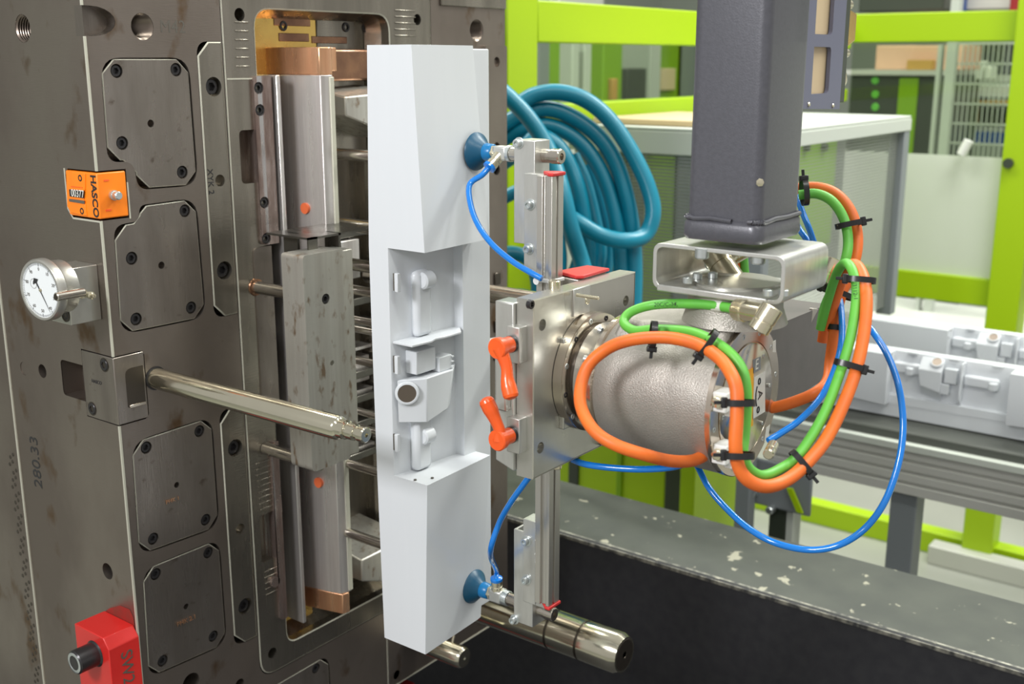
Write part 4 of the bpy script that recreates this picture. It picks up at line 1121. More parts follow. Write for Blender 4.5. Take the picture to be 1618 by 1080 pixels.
# ties
def tie(px, py, D, dx, dy, w, hgt, label, hx=1):
    """strap around cables: centre pixel, cable direction in pixels, half width of bundle, thickness"""
    D -= .002; hgt *= .85; w *= .82
    c = atd(px, py, D); view = (c-camo.location).normalized()
    d = (atd(px+dx, py+dy, D)-c).normalized(); s = d.cross(view).normalized(); v = d.cross(s).normalized()
    ro = bpy.data.objects.new('cable_tie', None); COL.objects.link(ro); ro.location = c; ro.empty_display_size = .01; WL[ro.name] = c.copy()
    tag(ro, label, 'cable tie', 'black cable ties on the cables')
    pts = []
    n = 28
    ring = []
    for i in range(n):
        a = 2*math.pi*i/n
        ca, sa = math.cos(a), math.sin(a)
        k = .5
        ring.append(s*(w*abs(ca)**.8*(1 if ca > 0 else -1))+v*(hgt*abs(sa)**.8*(1 if sa > 0 else -1)))
    b = MB(); V = []
    for off in (-.0022, .0022):
        for sc in (1.0, 1.10):
            V.append([b.bm.verts.new(c+p*sc+d*off) for p in ring])
    for i in range(n):
        j = (i+1) % n
        b.bm.faces.new((V[1][i], V[1][j], V[3][j], V[3][i])); b.bm.faces.new((V[0][i], V[0][j], V[1][j], V[1][i])); b.bm.faces.new((V[2][i], V[2][j], V[3][j], V[3][i])); b.bm.faces.new((V[0][i], V[0][j], V[2][j], V[2][i]))
    b.build('strap', 'tie', ro)
    hc = c+s*(w*1.08*hx)-view*.001
    b = MB(); b.obox(hc, d*.0036, s*.0022, v*.0032); b.build('tie_head', 'tie', ro, .0008)
    b = MB(); b.obox(hc+s*.0035*hx, d*.0012, s*.0034, v*.0006); b.build('tie_tail', 'tie', ro, .0003)
tie(1032,529,.815, 10,1, .0115,.0085, 'black cable tie round green and orange cables on top of the drum, nearer the flange', -1)
tie(1118,542,.782, 10,7, .0125,.0085, 'black cable tie round both cables on top of the drum, nearer the connector', -1)
tie(1169,636,.752, 0,10, .0115,.0100, 'black cable tie at the upper white saddle of the end flange', -1)
tie(1168,719,.750, 0,10, .0115,.0100, 'black cable tie at the lower white saddle of the end flange', -1)
tie(1266,731,.782, 10,-8, .0120,.0085, 'black cable tie at the bottom of the right cable loop', -1)
tie(1342,577,.812, 3,-10, .0125,.0085, 'black cable tie halfway up the right cable loop', -1)
tie(1360,442,.84, 1,-10, .0125,.0085, 'black cable tie near the top of the tall green and orange loop', 1)
tie(1342,354,.905, 2,10, .0125,.0085, 'black cable tie on the upper arch beside the column', 1)
tie(1271,303,.915, 10,-1, .0125,.0085, 'black cable tie where the arch leaves the column', 1)
tie(1322,462,.905, 4,-10, .0150,.0090, 'black cable tie just right of the bracket corner', 1)
tie(1321,517,.905, 1,-10, .0085,.0085, 'black cable tie beside the dark housing, thin one', 1)
# translucent tie on profile
pz_ = ony(868,443,.53)
b = MB(); b.box((u0-.0016, v0-.0014, pz_.z-.003), (u1+.0012, v1+.001, pz_.z)); tb = b.build('clear_tie', 'whiteplain', gr, .0006, label='clear plastic strap round the profile')
b = MB(); b.cyl((u0-.006, v1-.004, pz_.z-.0015), (u0+.001, v1-.004, pz_.z-.0015), .003, seg=12); b.build('strap_head', 'whiteplain', tb)
# ================================================================ counter, gauge, latch, red block
ct = thing('cycle_counter', (X0, Y0, cz0), 'orange plastic counter box let into the corner of the mould', 'counter')
lz_t, lz_b = cz1-.0016, cz0+.0016
b = MB()
b.poly([], [])
pl_ = [(X0-.0006, Y0-.0006), (cx1-.001, Y0-.0006), (cx1-.001, cy1-.004), (X0-.0006, cy1-.001)]
b.prism([(x, y, lz_b) for x, y in pl_], None, (0, 0, lz_t-lz_b)); cb0 = b.build('housing', 'orange_p', ct, .0012)
# raised left panel
def xs(px, py, X=X0-.0008): p = onx(px, py, X); return p
def side_plate(name, pp, X, m, par, th=.0006, bev=0): 
    b = MB(); b.prism([onx(x, y, X) for x, y in pp], None, (th, 0, 0)); return b.build(name, m, par, bev)
sp2 = side_plate('face_panel', ((104,271),(134,274),(134,300),(131,303),(132,318),(134,322),(137,341),(112,336),(106,326)), X0-.0016, 'orange_p', ct, .002, .0004)
side_plate('counter_window', ((109,299),(132,301),(132,313),(110,310)), X0-.0022, 'ink', ct)
side_plate('plate_bar', ((109,314),(133,317),(133,322),(109,318)), X0-.0022, 'inkgrey', ct)
cw = xs(123,306,X0-.0026)
text('00377', (X0-.0030, cw.y, cw.z), (0,-1,0), (0,0,1), .0095, 'stick_w', ct, th=.0001, sx=.85)
cw = xs(120,295.5,X0-.0026)
b = MB(); b.box((X0-.0019, cw.y-.009, cw.z-.0003), (X0-.0015, cw.y+.009, cw.z+.0003)); b.build('fine_print', 'lever', ct)
cw = xs(149,310)
text('HASCO', (X0-.0008, cw.y, cw.z), (0,0,-1), (0,-1,0), .0112, 'ink', ct, th=.0001, bold=.0003)
for px, py in ((129,281),(132,333)):
    p = onx(px, py, X0); screw((X0-.0018, p.y, p.z), (-1,0,0), .0032, ct)
p = ony(178,308,Y0)
b = MB(); b.lathe((p.x, Y0-.0005, p.z), (0,-1,0), [(0,.0045),(.003,.0045),(.0032,.0038),(.0085,.0038),(.0095,.003),(.0095,0)], 24); b.build('plunger_button', 'zinc', ct)
for (x0_, y0_, x1_, y1_) in ((167,331,176,333),(164,284,172,286)):
    p = ony(x0_, y0_, Y0-.0008); q = ony(x1_, y1_, Y0-.0008); b = MB(); b.box((p.x, Y0-.0009, q.z), (q.x, Y0-.0005, p.z)); b.build('faint_mark', 'lever', ct)
# dial gauge
dg = thing('dial_gauge', (.52, .915, 1.27), 'round white dial gauge on a small steel block at the mould edge', 'dial gauge')
gy = Y0+.012
p1_ = ony(105,421,gy); 
zg1, zg0 = ony(118,423,gy).z, ony(150,507,gy).z
bx_ = ony(108,460,gy).x
b = MB()
yb0_, yb1_ = gy, gy+.034
b.box((bx_, yb0_, zg0), (X0+.0, yb1_, zg1)); blk = b.build('mounting_block', 'alu', dg, .0008)
for py in (435, 498):
    z_ = ony(120, py, gy).z; b = MB(); b.lathe((bx_-.0003, gy+.008, z_), (-1,0,0), [(0,.0062),(.0003,.0062),(.0003,.0048),(-.003,.0048),(-.003,0)], 20); b.build('screw_recess', 'hole', dg)
    screw((bx_-.0004, gy+.008, z_), (-1,0,0), .0042, dg)
p = ony(128,463,gy)
b = MB(); b.lathe((p.x, gy-.0002, p.z), (0,-1,0), [(0,.0046),(.003,.0046),(.0034,.0026),(.013,.0026),(.0135,.0034),(.016,.0034),(.0165,.0022),(.0205,.0018),(.021,0)], 20); b.build('probe_pin', 'nickel', dg)
dc = Vector((.5165, onx(65,458,.5165).y, onx(65,458,.5165).z)); RD = .0275
ax_ = Vector((-1, -.10, .0)).normalized()
b = MB(); b.lathe(dc, ax_, [(-(bx_-.5165)+.001,.0),(-(bx_-.5165)+.001,.0235),(-.010,.0240),(-.008,.0255),(-.006,RD),(0,RD),(.0018,RD-.0012),(.0018,RD-.0030),(.0002,RD-.0032)], 64); b.build('case', 'alu', dg)
b = MB(); b.lathe(dc+ax_*.0002, ax_, [(0,RD-.003),(.0002,RD-.0031),(.0002,0)], 56); df = b.build('dial_face', 'paper', dg)
a_, u_, v_ = frame_of(ax_)
up_ = Vector((0,0,1)); rt_ = up_.cross(ax_).normalized()
def dpt(ang, r, t=.0006): return dc+ax_*t+(up_*math.cos(ang)+rt_*math.sin(ang))*r
b = MB()
for k in range(100):
    a0 = 2*math.pi*k/100; l = .003 if k % 10 == 0 else .0018
    m0, m1_ = dpt(a0, .0238), dpt(a0, .0238-l); tdir = (m1_-m0).normalized().cross(ax_)*(.00018 if k % 10 else .00028)
    b.poly([m0-tdir, m0+tdir, m1_+tdir, m1_-tdir], [(0,1,2,3)])
tk = b.build('tick_marks', 'ink', dg); tk['kind'] = 'stuff'
for k in range(10):
    a0 = 2*math.pi*k/10; text(str(k*10), dpt(a0, .0185), rt_, up_, .0040, 'inkgrey', df, th=.00005)
b = MB(); A, B_ = dpt(math.radians(150), .0215, .0010), dpt(math.radians(-35), .0085, .0010); td = (A-B_).normalized().cross(ax_)*.00045
b.poly([A-td*.3, A+td*.3, B_+td*1.6, B_-td*1.6], [(0,1,2,3)]); b.poly([dpt(math.radians(-35+dd), rr, .0011) for dd, rr in ((0,.0075),(25,.0098),(0,.0125),(-25,.0098))], [(0,1,2,3)]); b.build('needle', 'ink', dg)
b = MB(); b.lathe(dc+ax_*.0008, ax_, [(0,.0016),(.0006,.0014),(.0008,0)], 16); b.build('hub', 'nickel', dg)
sc2 = dpt(math.radians(-60), .010, .0008)
b = MB(); b.tube([sc2+(up_*math.cos(t)+rt_*math.sin(t))*.0042 for t in [2*math.pi*i/24 for i in range(25)]], .00012, 4); b.build('small_dial', 'inkgrey', df)
b = MB(); sp0 = sc2; b.poly([sp0+up_*.003, sp0+rt_*.0007, sp0-up_*.001, sp0-rt_*.0007], [(0,1,2,3)]); b.build('small_needle', 'ink', dg)
pk = onx(88,469,dc.x-.004)
b = MB(); b.cyl((dc.x-.004, pk.y, pk.z), (bx_, pk.y, pk.z), .0038, seg=20, ch=.0006); b.build('clamp_screw', 'pin', dg)
b = MB(); b.lathe((dc.x-.0042, pk.y, pk.z), (-1,0,0), [(0,.0027),(.0002,.0026),(.0002,0)], 16); b.build('screw_socket', 'hole', dg)
# latch block
lt = thing('latch_block', (X0, Y0, lz0), 'steel corner block with two screws beside the guide pillar', 'steel block')
b = MB(); b.box((X0-.0008, Y0-.0008, lz0+.001), (lx1-.001, ly1-.001, lz1-.001)); b.build('block', 'steel2', lt, .0008)
for px, py in ((166,576),(147,645)):
    p = onx(px, py, X0); b = MB(); b.lathe((X0-.0009, p.y, p.z), (-1,0,0), [(0,.0068),(.0001,.0068),(.0001,0)], 20); b.build('counterbore', 'hole', lt); screw((X0-.0018, p.y, p.z), (-1,0,0), .0056, lt)
cw = onx(154,603,X0); text('HASCO', (X0-.0010, cw.y, cw.z), (0,-1,0), (0,0,1), .0048, 'ink', lt, th=.0001)
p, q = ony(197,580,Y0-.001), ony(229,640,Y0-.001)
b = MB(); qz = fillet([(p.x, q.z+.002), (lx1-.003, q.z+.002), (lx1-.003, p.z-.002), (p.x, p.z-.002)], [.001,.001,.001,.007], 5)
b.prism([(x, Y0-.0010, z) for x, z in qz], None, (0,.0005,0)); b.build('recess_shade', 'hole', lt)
b = MB(); b.box((p.x+.002, Y0-.0016, q.z+.001), (lx1-.003, Y0-.0008, q.z+.004)); b.build('broken_edge', 'ring', lt, .0005)
# red lock block low on the side face
rk = thing('red_lock_block', (.55, .93, .80), 'red painted lock block with a big socket screw at the mould foot', 'lock block')
rx0, rx1 = .5360, X0-.0006
ry0, ry1 = .9020, .9600
rzt = ony(170,1016,ry0).z
def rp(px, py, Y): p = ony(px, py, Y); return p
zc = onx(168,1012,rx0)
zt = onz
ztop_ = onx(121,990,rx0).z
b = MB()
c_ = .008
yA = onx(170,1010,rx0).y; yB_ = onx(118,990,rx0).y
ztop_ = (onx(121,985,rx0).z+onx(160,1008,rx0).z)/2
secr = [(yA, .66), (yA, ztop_-.010), (yA+.008, ztop_), (yB_, ztop_), (yB_, .66)]
b.prism([(rx0, y, z) for y, z in secr], None, (rx1-rx0, 0, 0)); rbk = b.build('block', 'red', rk, .0008)
text('SW2', ((rx0+rx1)/2+.001, yA-.0004, ztop_-.036), (0,0,-1), (1,0,0), .018, 'inkgrey', rk, name='handwriting', th=.0001)
text('.', ((rx0+rx1)/2+.001, yA-.0004, ztop_-.062), (0,0,-1), (1,0,0), .018, 'inkgrey', rk, name='handwriting', th=.0001)
p = onx(150,1032,rx0)
b = MB(); b.lathe((rx0-.0002, p.y, p.z), (-1,0,0), [(0,.0135),(.001,.0125),(.0015,.0118),(.0205,.0118),(.0220,.0106)], 40); b.build('screw_head', 'black', rk)
b = MB(); b.lathe((rx0-.0222, p.y, p.z), (-1,0,0), [(0,.0106),(.0001,.0070),(-.007,.0068),(-.007,0)], 6); b.build('hex_socket', 'black', rk)
b = MB(); b.lathe((rx0-.0220, p.y, p.z), (-1,0,0), [(0,.0106),(.0004,.0100),(.0004,.0074),(0,.007)], 40); b.build('worn_rim', 'zinc', rk)
b = MB(); pp = [onx(x, y, X0-.0002) for x, y in ((160,970),(174,960),(190,956),(205,962),(211,975),(214,1000),(200,1000),(175,985))]
b.prism(pp, None, (-.0002,0,0)); b.build('red_overspray', 'redspray', mold)
b = MB(); b.cyl((cb0.location.x, 0, 0), (cb0.location.x, 0, .001), .001) ; b.bm.free()
# ================================================================ background
def solo(o, label, cat, group=None): return tag(o, label, cat, group)
# machine beam
XB = 1.35
bt = onx(1250,950,XB).z
xb1 = onz(1250,855,bt).x
beam = thing('machine_beam', (XB, .3, 0), 'broad dark grey painted machine beam with chipped top', 'machine beam')
b = MB(); b.box((XB, -1.2, 0.1), (xb1, 1.6, bt-.0005)); b.build('beam_body', 'beamside', beam, .002)
b = MB(); b.box((XB+.003, -1.2, bt-.002), (xb1-.002, 1.6, bt)); b.build('beam_top', 'beamtop', beam)
b = MB(); b.prism([(XB-.0012, -1.2, bt-.007), (XB-.0008, -1.2, bt-.002), (XB+.007, -1.2, bt+.0008), (XB+.007, -1.2, bt-.006)], None, (0, 2.8, 0)); b.build('worn_edge', 'beamedge', beam)
mb = thing('machine_bed', (.9, 1.0, .0), 'dark machine bed under the mould', 'machine base')
box('bed', (.2, -.8, .05), (XB-.002, 1.9, .40), 'beamside', mb)
box('red_mark', (.955, .91, .45), (.985, .95, .700), 'deepred', mb)
# lime guard frame, part along X (left) with corner at x=3.4
GY = 1.3; XW = 3.4
gf = thing('guard_frame', (2.6, GY, 0), 'lime green safety guard frame with clear sheets behind the hoses', 'guard frame')
xp0, xp1 = ony(802,60,GY).x, ony(850,60,GY).x
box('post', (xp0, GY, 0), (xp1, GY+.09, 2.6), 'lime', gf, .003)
box('shaded_post_side', (xp0-.05, GY+.01, 0), (xp0-.001, GY+.09, 2.6), 'limed', gf, .003)  # darker lime puts the shade of the post's side into the colour
zt, zb = ony(950,7,GY).z, ony(950,69,GY).z
box('rail', (xp1, GY, zb), (XW, GY+.05, zt), 'lime', gf, .003)
zt2, zb2 = ony(1010,158,GY).z, ony(1010,185,GY).z
box('rail', (xp1, GY, zb2), (XW, GY+.05, zt2), 'lime', gf, .003)
box('clear_sheet', (xp1, GY+.02, zt2), (XW, GY+.024, zb), 'glass', gf)
gf2 = thing('guard_frame', (XW, .8, 0), 'lime green safety guard frame with white lower panels at the right', 'guard frame')
zt, zb = onx(1480,19,XW).z, onx(1480,66,XW).z
yl, yr = GY, onx(1690,60,XW).y
box('rail', (XW, yr, zb), (XW+.05, yl, zt), 'lime', gf2, .003)
yp0, yp1 = onx(1600,400,XW).y-.042, onx(1600,400,XW).y+.045
box('post', (XW-.045, yp0, 0), (XW+.045, yp1, 2.6), 'lime', gf2, .003)
ztp = onx(1500,246,XW).z; zmb = onx(1500,434,XW).z; zml = onx(1500,476,XW).z
box('white_panel', (XW+.01, yp1, zmb), (XW+.02, GY, ztp), 'panelw', gf2)
box('rail', (XW-.01, yp1, zml), (XW+.04, GY, zmb), 'lime', gf2, .003)
box('clear_sheet', (XW+.012, yp1, ztp), (XW+.015, GY, zb), 'glass', gf2)
box('white_panel', (XW+.01, -1.5, .95), (XW+.02, yp0, zb), 'panelw', gf2)
box('bottom_rail', (XW-.01, -.5, .0), (XW+.05, 1.6, .07), 'lime', gf2, .003)
zz = onx(1599,258,XW-.05); b = MB(); b.cyl((XW-.045, yp1-.02, zz.z), (XW-.06, yp1-.02, zz.z), .014, seg=14); b.build('knob', 'dark', gf2)
# perforated cabinet
cg = thing('perforated_cage', (2.2, 1.05, .9), 'grey cage of perforated sheet behind the robot column', 'machine cage')
CX0, CX1, CY0, CY1 = 1.9, 2.62, .866, 1.285
cz1_, cz0_ = 1.377, .935
box('top_sheet', (CX0-.02, CY0-.01, cz1_-.006), (CX1+.02, CY1, cz1_), 'lightgrey', cg, .002)
box('top_rim', (CX0-.005, CY0-.012, cz1_-.034), (CX1+.02, CY0+.02, cz1_-.006), 'lightgrey', cg, .002)
box('top_rim', (CX0-.02, CY0, cz1_-.05), (CX0+.01, CY1, cz1_-.006), 'lightgrey', cg, .002)
box('post', (CX1-.015, CY0-.01, cz0_-.02), (CX1+.02, CY0+.025, cz1_-.03), 'grey', cg, .002)
box('post', (2.045, CY1-.05, cz0_-.02), (2.10, CY1-.01, cz1_-.03), 'grey', cg, .002)
box('post', (CX0-.0, CY0, 0), (CX0+.03, CY0+.03, cz1_-.03), 'grey', cg, .002)
box('perforated_side', (CX0+.002, CY0, .935), (CX0+.004, CY1, cz1_-.04), 'perf', cg)
box('perforated_front', (CX0+.03, CY0+.004, cz0_), (CX1-.02, CY0+.006, cz1_-.03), 'perf', cg)
box('rear_sheet', (CX0+.01, CY1-.01, cz0_), (CX0+.17, CY1-.006, cz1_-.03), 'grey', cg)
o = box('cardboard_sheet', (CX0+.02, CY0+.13, cz1_+.0005), (CX0+.36, CY1-.03, cz1_+.012), 'card', None, .002); solo(o, 'brown cardboard lying on the cage behind the hoses', 'cardboard')
# lime cabinets
def cabinet(x0, y0, z0, x1, y1, z1, m, label, cat='cabinet', parts=(), bev=.006, group=None):
    t_ = thing('cabinet', ((x0+x1)/2, (y0+y1)/2, z0), label, cat, group)
    box('body', (x0, y0, z0), (x1, y1, z1), m, t_, bev)
    for nm, a, c, mm in parts: box(nm, a, c, mm, t_, .002)
    return t_
A_, B__ = ony(1262,215,GY-.02), ony(1312,385,GY-.02)
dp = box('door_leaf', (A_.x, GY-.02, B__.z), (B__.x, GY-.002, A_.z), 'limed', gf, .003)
for px in (1272, 1300):
    p = ony(px, 232, GY-.022); b = MB(); b.cyl((p.x, GY-.02, p.z), (p.x, GY-.035, p.z), .011, seg=14); b.build('knob', 'dark', dp)
yy0, yy1 = onx(1052,780,2.2).y, onx(915,760,2.2).y
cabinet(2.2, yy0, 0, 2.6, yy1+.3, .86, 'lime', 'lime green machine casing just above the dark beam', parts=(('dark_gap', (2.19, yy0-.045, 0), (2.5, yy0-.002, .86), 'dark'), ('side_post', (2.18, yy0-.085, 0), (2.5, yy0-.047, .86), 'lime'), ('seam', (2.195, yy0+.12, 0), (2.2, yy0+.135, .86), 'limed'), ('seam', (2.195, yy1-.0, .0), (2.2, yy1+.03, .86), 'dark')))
# pale wall behind cage/between posts
# conveyor
XC = 1.95
cv = thing('conveyor', (2.2, .3, 0), 'belt conveyor with grooved aluminium side rail', 'conveyor')
za, zb_ = onx(1450,714,XC).z, onx(1450,785,XC).z
ye = onx(1215,690,XC).y
hgt_ = za-zb_
b = MB(); 
n4 = 4
prof = [(XC+.03, zb_), (XC, zb_)]
for k in range(n4):
    z0_ = zb_+hgt_*(k+.15)/n4; z1_ = zb_+hgt_*(k+.85)/n4
    prof += [(XC, z0_), (XC+.0, z1_), (XC+.006, z1_+.001), (XC+.006, zb_+hgt_*(k+1.15)/n4-.001)] if k < n4-1 else [(XC, z0_), (XC, za)]
prof += [(XC+.03, za)]
b.prism([(x, -1.4, z) for x, z in prof], None, (0, ye+1.4, 0)); b.build('side_rail', 'mid', cv, .001)
box('rail_lip', (XC-.006, -1.4, za-.001), (XC+.02, ye, za+.012), 'lightgrey', cv, .001)
zbl = za+.028
box('belt', (XC+.012, -1.4, za-.03), (2.45, ye+.02, zbl), 'belt', cv, .004)
box('back_rail', (2.45, -1.4, zb_), (2.48, ye+.02, 1.5+(-.609)), 'mid', cv, .002)
box('back_lip', (2.445, -1.4, 1.5-.612), (2.49, ye+.02, 1.5-.600), 'lightgrey', cv, .001)
for y_ in (onx(1415,830,XC).y, -.6):
    box('leg', (XC+.02, y_-.028, 0), (XC+.07, y_+.02, zb_), 'grey', cv, .002)
box('end_plate', (XC-.012, onx(1285,790,XC).y, zb_-.085), (XC-.004, onx(1172,790,XC).y, zb_+.01), 'grey', cv, .02)
p = onx(1220,803,XC-.014); b = MB(); b.cyl((XC-.012, p.y, p.z), (XC-.03, p.y, p.z), .008, seg=16, ch=.002); b.build('bolt', 'zinc', cv)
p = onx(1192,778,XC-.014); b = MB(); b.cyl((XC-.012, p.y, p.z), (XC-.03, p.y, p.z), .007, seg=16, ch=.002); b.build('bolt', 'zinc', cv)
b = MB(); b.obox(onx(1256,790,XC-.02), (.003,0,0), (0,.006,.0), (0,.012,.022)); b.build('green_tab', 'lime', cv)
box('stand', (XC, onx(1240,830,XC).y, 0), (XC+.04, onx(1214,830,XC).y, zb_-.07), 'dark', cv, .002)
box('stand_edge', (XC+.0, onx(1252,830,XC).y, 0), (XC+.04, onx(1242,830,XC).y, zb_-.04), 'lightgrey', cv)
# copies of the moulded panel lying on the belt
def lay(label, dx, y, zrot=0):
    c = copy_tree(pn); c['label'] = label
    # panel's long axis (z) -> -y, its left side faces up
    R = Matrix.Rotation(math.radians(zrot), 4, 'Z') @ Matrix.Rotation(math.radians(90), 4, 'X') 
    R = Matrix(((0,1,0,0),(0,0,-1,0),(-1,0,0,0),(0,0,0,1))) if True else R
    R = Matrix.Rotation(math.radians(zrot), 4, 'Z') @ R
    c.matrix_world = Matrix.Translation((dx, y, zbl+.0725)) @ R
    return c
lay('white moulded panel lying on the conveyor belt, nearer the front rail', 2.06, .83, 0)
lay('white moulded panel lying on the conveyor belt, beside the back rail', 2.32, .80, 0)
lay('white moulded panel on the belt at the right edge of the photo', 2.20, .20, 0)
# floor level things under the conveyor
b = MB(); P0 = onz(1465,880,.02); b.box((P0.x, -1.0, .0), (P0.x+.06, P0.y, .06)); o = b.build('floor_rail', 'mid', None, .003); solo(o, 'low grey rail on the floor beneath the conveyor', 'rail')
cabinet(4.2, .2, 0, 4.6, 1.9, .55, 'panelw', 'pale low cabinet on the floor beyond the conveyor', parts=(('slot', (4.19, .75, .40), (4.2, 1.0, .44), 'grey'), ('slot', (4.19, 1.4, .2), (4.2, 1.43, .55), 'grey')))
# dark cabinet with three green lamps
XD = 4.7
a_, c_ = onx(1345,118,XD), onx(1492,240,XD)
dcb = cabinet(XD, onx(1492,150,XD).y, 0, XD+.5, a_.y, a_.z, 'dark', 'dark cabinet with three round green spots right of the column')
box('top_edge', (XD-.02, onx(1492,150,XD).y, a_.z-.0), (XD+.5, a_.y+.02, a_.z+.02), 'mid', dcb)
for py in (127, 149, 169):
    p = onx(1383, py, XD); b = MB(); b.lathe((XD-.001, p.y, p.z), (-1,0,0), [(0,.016),(.004,.014),(.004,0)], 20); b.build('green_lamp', 'cab_g', dcb)
box('green_stripe', (XD-.006, onx(1450,150,XD).y, .3), (XD-.001, onx(1420,150,XD).y, a_.z-.01), 'limed', dcb)
# peach cartons on the cabinet
for k, (x0p, x1p, y0p, y1p, mm) in enumerate(((1385,1440,72,108,'peach'), (1442,1520,72,112,'peach'))):
    A, B_ = onx(x0p, y0p, XD+.1), onx(x1p, y1p, XD+.1)
    o = box('carton', (XD+.1, B_.y, a_.z+.02), (XD+.35, A.y, A.z), mm, None, .004); solo(o, ('narrow' if k == 0 else 'wide')+' salmon carton on top of the dark cabinet', 'carton')
A = onx(1455,98,XD+.06); B_ = onx(1438,112,XD+.06)
o = box('wood_block', (XD+.04, A.y-.05, a_.z+.02), (XD+.09, A.y+.05, a_.z+.06), 'wood', None, .002); solo(o, 'small wooden block before the salmon cartons', 'block')
# wire mesh partition
XM = 4.4
mesh_ = thing('mesh_partition', (XM, .2, 0), 'galvanised wire mesh partition right of the dark cabinet', 'mesh fence')
ym0, ym1 = onx(1680,150,XM).y, onx(1500,150,XM).y
zm1, zm0 = onx(1550,70,XM).z, onx(1550,236,XM).z-.3
b = MB()
n = 15
for k in range(11):
    z = zm1-k*.072; b.box((XM, ym0, z), (XM+.006, ym1, z+.007))
for k in range(22):
    y = ym0+(ym1-ym0)*k/22; b.box((XM, y, zm0), (XM+.006, y+.003, zm1))
o = b.build('wire_grid', 'lightgrey', mesh_, smooth=False); o['kind'] = 'stuff'
box('mesh_post', (XM-.02, onx(1506,150,XM).y, 0), (XM+.02, onx(1492,150,XM).y, 2.4), 'lightgrey', mesh_)
box('mesh_post', (XM-.02, onx(1484,150,XM).y, 0), (XM+.02, onx(1478,150,XM).y, zm1), 'lightgrey', mesh_)
# racking behind the mesh
XR_ = 5.4
rk2 = thing('storage_rack', (XR_, .2, 0), 'storage rack with grey shelf boards behind the wire mesh', 'rack')
def rp2(px, py, X=XR_): return onx(px, py, X)
yl_, yr_ = rp2(1490,150).y, rp2(1700,150).y
for py in (118, 200, 60): z = rp2(1550,py).z; box('shelf_board', (XR_, yr_, z-.03), (XR_+.6, yl_, z), 'lightgrey', rk2)
for px in (1495, 1640): y = rp2(px,150).y; box('upright', (XR_-.01, y-.03, 0), (XR_+.05, y+.03, 2.4), 'lightgrey', rk2)
def rbox(nm, x0p, x1p, yt, yb, mm, label, cat, X=XR_-.0, dep=.3):
    A, B_ = onx(x0p, yt, X), onx(x1p, yb, X); o = box(nm, (X, B_.y, B_.z), (X+dep, A.y, A.z), mm, None, .006); return solo(o, label, cat)
rbox('blue_bin', 1485, 1615, 206, 232, 'blueb', 'long blue bin low in the mesh fence view', 'bin', XR_-.05)
rbox('blue_bin', 1502, 1530, 155, 180, 'blueb', 'small blue bin left of the wooden frame', 'bin', XR_-.05)
# wooden frame
wf = thing('wooden_frame', tuple(rp2(1565,180)), 'light wooden crate frame standing on the rack', 'crate')
for x0p, x1p, yt, yb in ((1520,1618,158,168),(1520,1540,158,198),(1605,1618,158,198),(1505,1535,132,142)):
    A, B_ = onx(x0p, yt, XR_-.1), onx(x1p, yb, XR_-.1); box('board', (XR_-.1, B_.y, B_.z), (XR_-.05, A.y, A.z), 'wood', wf, .003)
rbox('crate_fill', 1542, 1603, 170, 198, 'dark', 'dark load inside the wooden crate frame', 'load', XR_+.0)
rbox('grey_case', 1530, 1640, 134, 156, 'lightgrey', 'pale grey case above the wooden crate frame', 'case', XR_-.0)
rbox('rolled_sheet', 1538, 1552, 96, 126, 'panelw', 'pale upright roll standing on the upper shelf', 'roll', XR_-.3, .08)
rbox('rolled_sheet', 1555, 1565, 104, 126, 'panelw', 'shorter pale roll beside the upright one', 'roll', XR_-.3, .08)
rbox('machine_block', 1550, 1600, 68, 118, 'grey', 'grey machine part on the upper rack shelf', 'machine part', XR_+.1)
rbox('red_canister', 1602, 1618, 70, 112, 'deepred', 'dark red canister at the end of the upper shelf', 'canister', XR_+.1)
rbox('green_drum', 1500, 1545, 72, 112, 'lightgrey', 'pale grey drum on the upper rack shelf', 'drum', XR_+.2)
A = onx(1520,238,XW-.02); b = MB(); b.tube([onx(1519,244,XW-.02), onx(1531,222,XW-.02)], .014, 12); o = b.build('white_handle', 'whiteplain', None); solo(o, 'white stick leaning over the white guard panel', 'stick')
# far hall machinery above top rail
rbox('far_machine', 1360, 1490, -40, 16, 'dark', 'dark far machine above the right guard rail', 'machine', 5.0)
rbox('far_machine', 1500, 1516, -40, 20, 'blueb', 'narrow blue column above the right guard rail', 'machine', 5.2)
rbox('far_machine', 1518, 1600, -40, 14, 'mid', 'grey far machine above the right guard rail', 'machine', 5.3)
rbox('far_machine', 1600, 1640, -40, 18, 'deepred', 'dark red far machine at the top right corner', 'machine', 5.1)
# things seen through the left clear sheet (x between posts)
def ybox(nm, x0p, x1p, yt, yb, mm, label, cat, Y, dep=.3):
    A, B_ = ony(x0p, yt, Y), ony(x1p, yb, Y); o = box(nm, (A.x, Y, B_.z if dep < .1 else 0), (B_.x, Y+(dep if dep < .1 else .12), A.z), mm, None, .004); return solo(o, label, cat)
ybox('side_panel', 852, 868, -30, 200, 'grey', 'narrow grey panel beside the lime guard post', 'panel', 2.2)
ybox('cabinet', 866, 884, 20, 200, 'limed', 'green strip right of the narrow grey panel', 'panel', 2.3)
ybox('machine', 884, 950, -30, 240, 'mid', 'grey green machine side seen through the clear sheet', 'machine', 2.8)
ybox('upright_bar', 905, 914, 60, 200, 'lightgrey', 'left pale upright bar seen through the clear sheet', 'bar', 2.5)
ybox('upright_bar', 924, 933, 60, 200, 'lightgrey', 'right pale upright bar seen through the clear sheet', 'bar', 2.5)
ybox('upright_bar', 955, 980, 20, 240, 'limed', 'green upright behind the clear sheet', 'post', 2.6)
ybox('cabinet', 982, 1022, 20, 240, 'wall', 'taupe cabinet side behind the clear sheet', 'cabinet', 2.9)
ybox('dark_screen', 992, 1020, 108, 180, 'dark', 'dark screen low behind the clear sheet', 'screen', 2.86, .035)
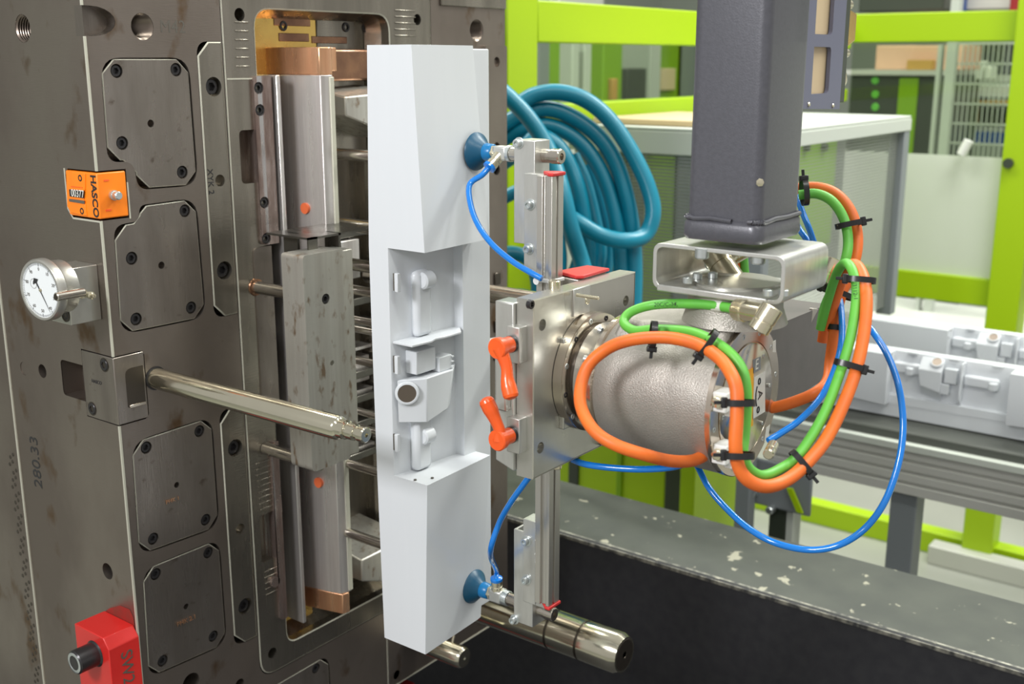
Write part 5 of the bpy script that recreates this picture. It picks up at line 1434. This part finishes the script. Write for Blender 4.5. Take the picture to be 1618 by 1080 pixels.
ybox('cabinet', 1024, 1072, 20, 240, 'limed', 'broad green cabinet next to the robot column', 'cabinet', 3.0)
ybox('cover_strip', 1030, 1040, 20, 240, 'lightgrey', 'pale strip on the broad green cabinet', 'strip', 2.95, .04)
ybox('notice', 1046, 1067, 108, 142, 'tan', 'cream notice on the broad green cabinet', 'notice', 2.975, .024)
ybox('cabinet', 1074, 1120, 20, 240, 'grey', 'dark grey cabinet touching the robot column', 'cabinet', 3.0)
ybox('orange_fitting', 969, 976, 124, 158, 'wood', 'small orange fitting low on the green upright', 'fitting', 2.575, .026)
# ================================================================ teal hoses
def hose(pts, label, D=1.85, r=.0155, closed=False, m='teal'):
    r *= .86
    P = crom([atd(x, y, D+dz) for x, y, dz in pts], 8, closed)
    if closed: P.append(P[0])
    b = MB(); b.tube(P, r, 16); o = b.build('teal_hose', m, None, ang=60); tag(o, label, 'hose', 'teal hoses hung in loops'); return o
hose([(760,120,-.1),(800,150,-.1),(838,190,-.1),(868,240,-.1),(888,300,-.12),(902,360,-.12),(918,410,-.1),(935,470,-.1),(945,520,-.05)], 'teal hose falling straight in front of all the loops')
hose([(815,168,0),(845,150,0),(885,146,0),(925,158,0),(962,188,0),(995,235,0),(1022,290,0),(1032,335,0),(1020,370,0),(990,380,-.02),(950,372,-.02),(915,352,-.02),(885,335,.0),(850,330,.05)], 'outermost teal hose loop hooking back at its right end')
hose([(790,200,.02),(825,180,.02),(865,172,.02),(905,185,.02),(945,215,.02),(972,255,.02),(990,310,.02),(1000,370,.03),(1003,440,.04),(1000,520,.05)], 'teal hose second from the outside dropping at the right')
hose([(785,225,.05),(825,205,.03),(865,198,.03),(905,215,.03),(938,250,.03),(962,300,.03),(976,360,.03),(982,430,.04),(980,510,.05)], 'teal hose third from the outside')
hose([(790,260,.05),(825,236,.0),(850,215,.0),(880,230,.0),(902,265,.0),(916,310,.0),(925,370,.02),(928,430,.05),(905,500,.05)], 'teal hose of the inner left loop')
hose([(905,245,.06),(925,290,.06),(940,350,.06),(948,400,.06),(935,450,.06),(915,500,.06)], 'teal hose in the heart of the bundle', r=.014)
hose([(930,260,.09),(950,320,.09),(960,380,.09),(955,440,.09),(940,500,.09)], 'teal hose deep in the bundle right of centre', r=.014)
hose([(900,340,.10),(915,400,.10),(900,450,.10),(880,500,.10)], 'teal hose low in the bundle left of centre', r=.014)
hose([(760,340,.1),(800,310,.1),(840,300,.1),(870,330,.1),(885,400,.1),(880,460,.1)], 'teal hose partly hidden by the upright profile', r=.014)
hose([(760,420,.12),(800,400,.12),(835,410,.12),(850,450,.12),(845,500,.12)], 'teal hose peeping between mould and profile, upper', r=.015)
hose([(770,500,.12),(805,470,.12),(835,470,.12),(870,490,.08),(910,510,.0),(940,525,-.05)], 'teal hose peeping between mould and profile, middle', r=.015)
hose([(780,610,.12),(800,600,.1),(830,625,.1),(860,690,.1),(915,650,.0),(938,560,-.06),(940,520,-.05)], 'teal hose peeping below the upper clamp lever', r=.014)
